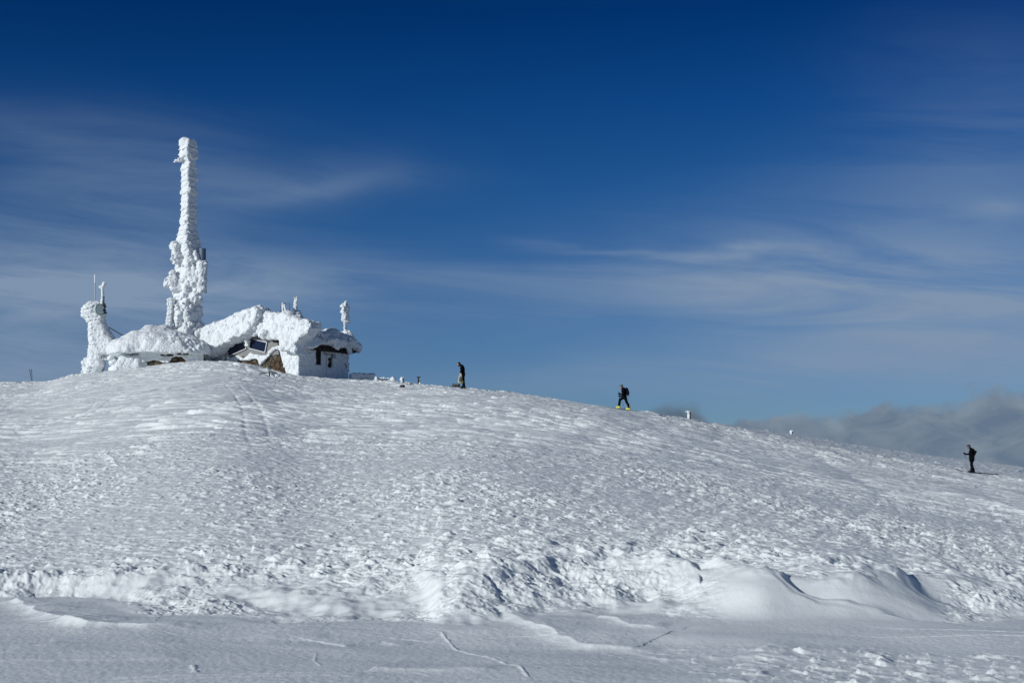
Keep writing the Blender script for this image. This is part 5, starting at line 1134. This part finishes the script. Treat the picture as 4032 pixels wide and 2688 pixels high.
# --- the bareheaded person on the ridge, looking down and holding a pale jacket
def stooper():
    B = Body('person', 'bareheaded bearded person in black stooping over gear on the ridge, holding a pale jacket', 0, 10.45, 1750, 1400, 98.0, (790, 1300)); l = B.l
    n, f = -0.09, 0.09
    B.limb([l(770, 770), l(752, 640), l(738, 520), l(720, 440)], [0.145, 0.140, 0.160, 0.125]); B.limb([l(715, 425), l(660, 385), l(620, 365)], [0.10, 0.066, 0.06])
    for dy in (n, f): B.bone(l(726, 455, dy * 1.7), l(735, 500, dy * 1.3), 0.085, 0.09); B.bone(l(775, 770, dy * 0.8), l(772, 810, dy * 0.85), 0.115, 0.11)
    B.limb([l(772, 800, n), l(782, 1010, n), l(800, 1130, n), l(802, 1250, n)], [0.112, 0.082, 0.072, 0.075]); B.limb([l(765, 800, f), l(770, 1010, f), l(780, 1130, f), l(775, 1250, f)], [0.112, 0.082, 0.072, 0.075])
    B.limb([l(722, 460, -0.18), l(712, 610, -0.22), l(660, 700, -0.18), l(650, 712, -0.17)], [0.076, 0.058, 0.044, 0.036]); B.limb([l(715, 460, 0.17), l(700, 600, 0.2), l(650, 690, 0.14), l(645, 705, 0.13)], [0.074, 0.056, 0.042, 0.036])
    B.hand(l(650, 712, -0.17), np.array([-0.5, 0, -0.85]), EY, 0.5, 1); B.hand(l(645, 705, 0.13), np.array([-0.5, 0, -0.85]), EY, 0.5, 1)
    hd = l(588, 345); R = B.head(hd, 0.55); B.grow([JACKET, SKIN], 911)
    def hair(V): V.union(V.ell((0.025, 0, 0.05), (0.108, 0.092, 0.094))); V.cut(V.ell((-0.13, 0, -0.06), (0.12, 0.16, 0.11))); V.rough(lambda X, Y, Z, D: 0.006 * noise3(X * 40, Y * 40, Z * 40, 3), 0.05)
    solid('hair', HAIR, (-0.16, -0.14, -0.12), (0.18, 0.14, 0.18), 0.009, B.base + hd, hair, B.t)
    def beard(V):
        for q in ((-0.07, 0, -0.105), (-0.045, -0.05, -0.08), (-0.045, 0.05, -0.08), (-0.02, 0, -0.11)): V.union(V.ell(V.loc(B.base + R(*q)), (0.045, 0.04, 0.04)), 0.03)
    solid('beard', HAIR, (-0.2, -0.14, -0.25), (0.2, 0.14, 0.1), 0.009, B.base + hd, beard, B.t)
    for dy, zx in ((n, 812), (f, 786)): boot(B.t, B.w(zx, 1268, dy), np.array([-1, 0.0, -0.03]), BOOTB, B.base)
    jb = B.w(660, 1130, -0.14); t = thing('jacket', 'pale cream jacket hanging from the hand of the stooping person', 'jacket', jb)
    def jac(V):
        L = lambda zx, zy: tuple(V.loc(B.w(zx, zy, -0.14))[[0, 2]])
        V.union(V.slab([L(*q) for q in ((640, 700), (668, 705), (715, 765), (722, 880), (720, 1000), (708, 1128), (640, 1138), (580, 1142), (558, 1090), (562, 980), (580, 890), (615, 790))], -0.08, 0.08, 0.03)); V.rough(lambda X, Y, Z, D: 0.035 * noise3(X * 14, Y * 4, Z * 3.0, 5) + 0.01 * noise3(X * 30, Y * 20, Z * 12, 6), 0.15)
    solid('shell', CREAM, (-0.3, -0.25, -0.1), (0.25, 0.25, 0.85), 0.011, jb, jac, t)
    for pts in (((655, 850), (640, 960), (610, 1110)), ((690, 860), (676, 980), (660, 1080))): MB().tube([B.w(*q, -0.235) for q in pts], [0.012, 0.03, 0.012], 6).build('fold_shade', BLACKM, t)  # black strips painted in as shade inside the jacket's folds
    def lin(V):
        L = lambda zx, zy: tuple(V.loc(B.w(zx, zy, -0.1))[[0, 2]])
        V.union(V.slab([L(*q) for q in ((722, 930), (745, 985), (770, 1060), (772, 1130), (722, 1132), (716, 1030))], -0.04, 0.04, 0.015)); V.rough(lambda X, Y, Z, D: 0.02 * noise3(X * 16, Y * 6, Z * 4, 8), 0.1)
    solid('lining', OLIVE, (-0.1, -0.2, -0.1), (0.3, 0.2, 0.5), 0.011, jb, lin, t)
    # pack lying on the skis
    pb = B.w(450, 1270, -0.1); pk = thing('backpack', 'brown and black backpack lying on the skis at the stooping person\'s feet', 'backpack', pb)
    def pack(V):
        L = lambda zx, zy, dy=0.0: V.loc(B.w(zx, zy, dy - 0.1))
        V.union(V.ell(L(430, 1235), (0.20, 0.15, 0.075))); V.union(V.ell(L(520, 1235), (0.12, 0.13, 0.06)), 0.05); V.union(V.capsule(L(365, 1225), L(360, 1150), 0.045, 0.03), 0.04); V.union(V.capsule(L(390, 1220), L(392, 1150), 0.035, 0.02), 0.04); V.union(V.capsule(L(600, 1250), L(615, 1165), 0.06, 0.045), 0.04)
    solid('pack_body', BROWN, (-0.35, -0.25, -0.12), (0.4, 0.25, 0.3), 0.011, pb, pack, pk, lambda X, Y, Z, D: 0.016 * noise3(X * 12, Y * 12, Z * 14, 9))
    MB().tube([B.w(*q, -0.2) for q in ((430, 1190), (465, 1160), (510, 1148), (555, 1155), (585, 1190), (590, 1240))], 0.02, 6).build('shoulder_strap', BLACKM, pk)
    MB().tube([B.w(*q, -0.22) for q in ((390, 1180), (420, 1215), (480, 1225))], 0.014, 6).build('strap', CREAM, pk)
    ski([B.w(*q, -0.05) for q in ((160, 1224), (200, 1245), (250, 1262), (330, 1272), (700, 1300), (1060, 1318))], 'near ski under the stooping person, tail showing behind the heels'); ski([B.w(*q, 0.16) for q in ((200, 1236), (240, 1254), (300, 1266), (400, 1276), (720, 1300), (1000, 1316))], 'far ski under the stooping person, beneath the brown backpack')
stooper()

# --- the skier on the right, standing with one pole
def stander():
    B = Body('person', 'skier in black standing far right with a dark helmet, one arm out on a pole', 0, 9.8, 3740, 1730, HIT(3829, 1859.5), (865, 1270)); l = B.l
    n, f = -0.10, 0.10
    B.limb([l(838, 720), l(835, 600), l(838, 470), l(842, 400)], [0.150, 0.150, 0.165, 0.13]); B.limb([l(840, 385), l(785, 335), l(745, 310)], [0.10, 0.064, 0.06])
    for dy in (n, f): B.bone(l(842, 410, dy * 1.6), l(840, 460, dy * 1.3), 0.09, 0.095); B.bone(l(840, 720, dy * 0.8), l(840, 770, dy * 0.85), 0.118, 0.112)
    B.bone(l(838, 640), l(842, 790), 0.16, 0.165)
    B.limb([l(835, 760, n), l(845, 980, n), l(880, 1090, n), l(905, 1210, n)], [0.115, 0.088, 0.08, 0.088]); B.limb([l(835, 760, f), l(835, 980, f), l(860, 1090, f), l(860, 1205, f)], [0.115, 0.086, 0.08, 0.086])
    B.limb([l(820, 420, 0.17), l(745, 560, 0.17), l(620, 560, 0.08), l(600, 545, 0.06)], [0.08, 0.062, 0.048, 0.042], 2); B.limb([l(850, 420, -0.19), l(1000, 465, -0.24), l(965, 560, -0.2), l(950, 590, -0.17)], [0.08, 0.064, 0.05, 0.04])
    B.hand(l(600, 545, 0.06), l(555, 520, 0.06) - l(600, 545, 0.06), EZ, 0.6, 2); B.hand(l(950, 590, -0.17), np.array([-0.4, 0.3, -0.8]), EY, 0.4, 0)
    hd = l(722, 290); R = B.head(hd, 0.35); B.grow([JACKET, SKIN, NAVY], 921)
    def helm(V): V.union(V.ell((0.012, 0, 0.045), (0.128, 0.112, 0.116))); V.cut(V.boxd((-0.03, 0, -0.115), (0.15, 0.2, 0.11), 0.03)); V.union(V.ell((0.06, 0, -0.01), (0.075, 0.105, 0.07)), 0.02)
    o = solid('helmet', HELM, (-0.16, -0.15, -0.1), (0.18, 0.15, 0.19), 0.009, B.base + hd + np.array([0, 0, 0.010]), helm, B.t)
    MB().box(B.base + R(-0.085, 0, 0.03), (np.array([math.cos(.35), 0, math.sin(.35)]), EY, np.array([-math.sin(.35), 0, math.cos(.35)])), (0.035, 0.082, 0.036), 0.015).build('goggles', LENS, B.t)
    MB().box(B.base + R(-0.02, -0.114, 0.045), (np.array([.95, 0, .3]), EY, np.array([-.3, 0, .95])), (0.065, 0.008, 0.014), 0.004).build('goggle_strap', LENS, o)
    for dy, (zx, zy) in ((n, (920, 1225)), (f, (830, 1222))): boot(B.t, B.w(zx, zy, dy), np.array([-1, 0.0, 0.0]), BOOTB, B.base)
    pb = B.w(930, 600, 0.0); pk = thing('backpack', 'small black backpack worn by the skier on the far right', 'backpack', pb)
    def pack(V):
        L = lambda zx, zy: tuple(V.loc(B.w(zx, zy))[[0, 2]])
        V.union(V.slab([L(*q) for q in ((860, 350), (905, 348), (940, 390), (975, 470), (982, 560), (965, 605), (925, 600), (900, 480))], -0.14, 0.14, 0.04))
    solid('pack_body', JACKET, (-0.25, -0.25, -0.1), (0.2, 0.25, 0.55), 0.012, pb, pack, pk, lambda X, Y, Z, D: 0.008 * noise3(X * 12, Y * 12, Z * 16, 78))
    MB().box(B.w(935, 425, -0.15), (EX, EY, EZ), (0.02, 0.01, 0.014), 0.004).build('buckle', LENS, pk); MB().tube([B.w(955, 600, -0.06), B.w(958, 700, -0.08), B.w(950, 800, -0.08)], 0.012, 6).build('strap', BLACKM, pk)
    pole(B.w(556, 500, 0.05), B.w(722, 1245, -0.02), 'thin ski pole planted in front of the skier on the far right', r=0.013)
    gz = lambda zx, zy, dy: B.w(zx, zy, dy)
    ski([gz(*q) for q in ((238, 1126, f), (275, 1160, f), (320, 1182, f), (400, 1200, f), (760, 1262, f), (960, 1296, f), (1200, 1350, f))], 'far ski of the skier on the right, upturned tip poking from the snow', lift=0.05, th=0.03); ski([gz(*q) for q in ((690, 1250, n), (760, 1262, n), (1000, 1282, n), (1280, 1308, n), (1560, 1330, n), (1800, 1345, n), (1862, 1364, n))], 'near ski of the skier on the right, long tail lying on the snow behind', width=0.06, lift=0.3, th=0.05)
stander()

# --- two poles left standing in the snow
pole(P(116, 1454, 108.8), P(125.5, 1506, 108.8), 'left one of two dark ski poles stuck upright in the snow at far left', r=0.022, shaft=BLACKM); pole(P(123.5, 1452.5, 108.6), P(127.5, 1507, 108.6), 'right one of two dark ski poles stuck upright in the snow at far left', r=0.022, shaft=BLACKM)
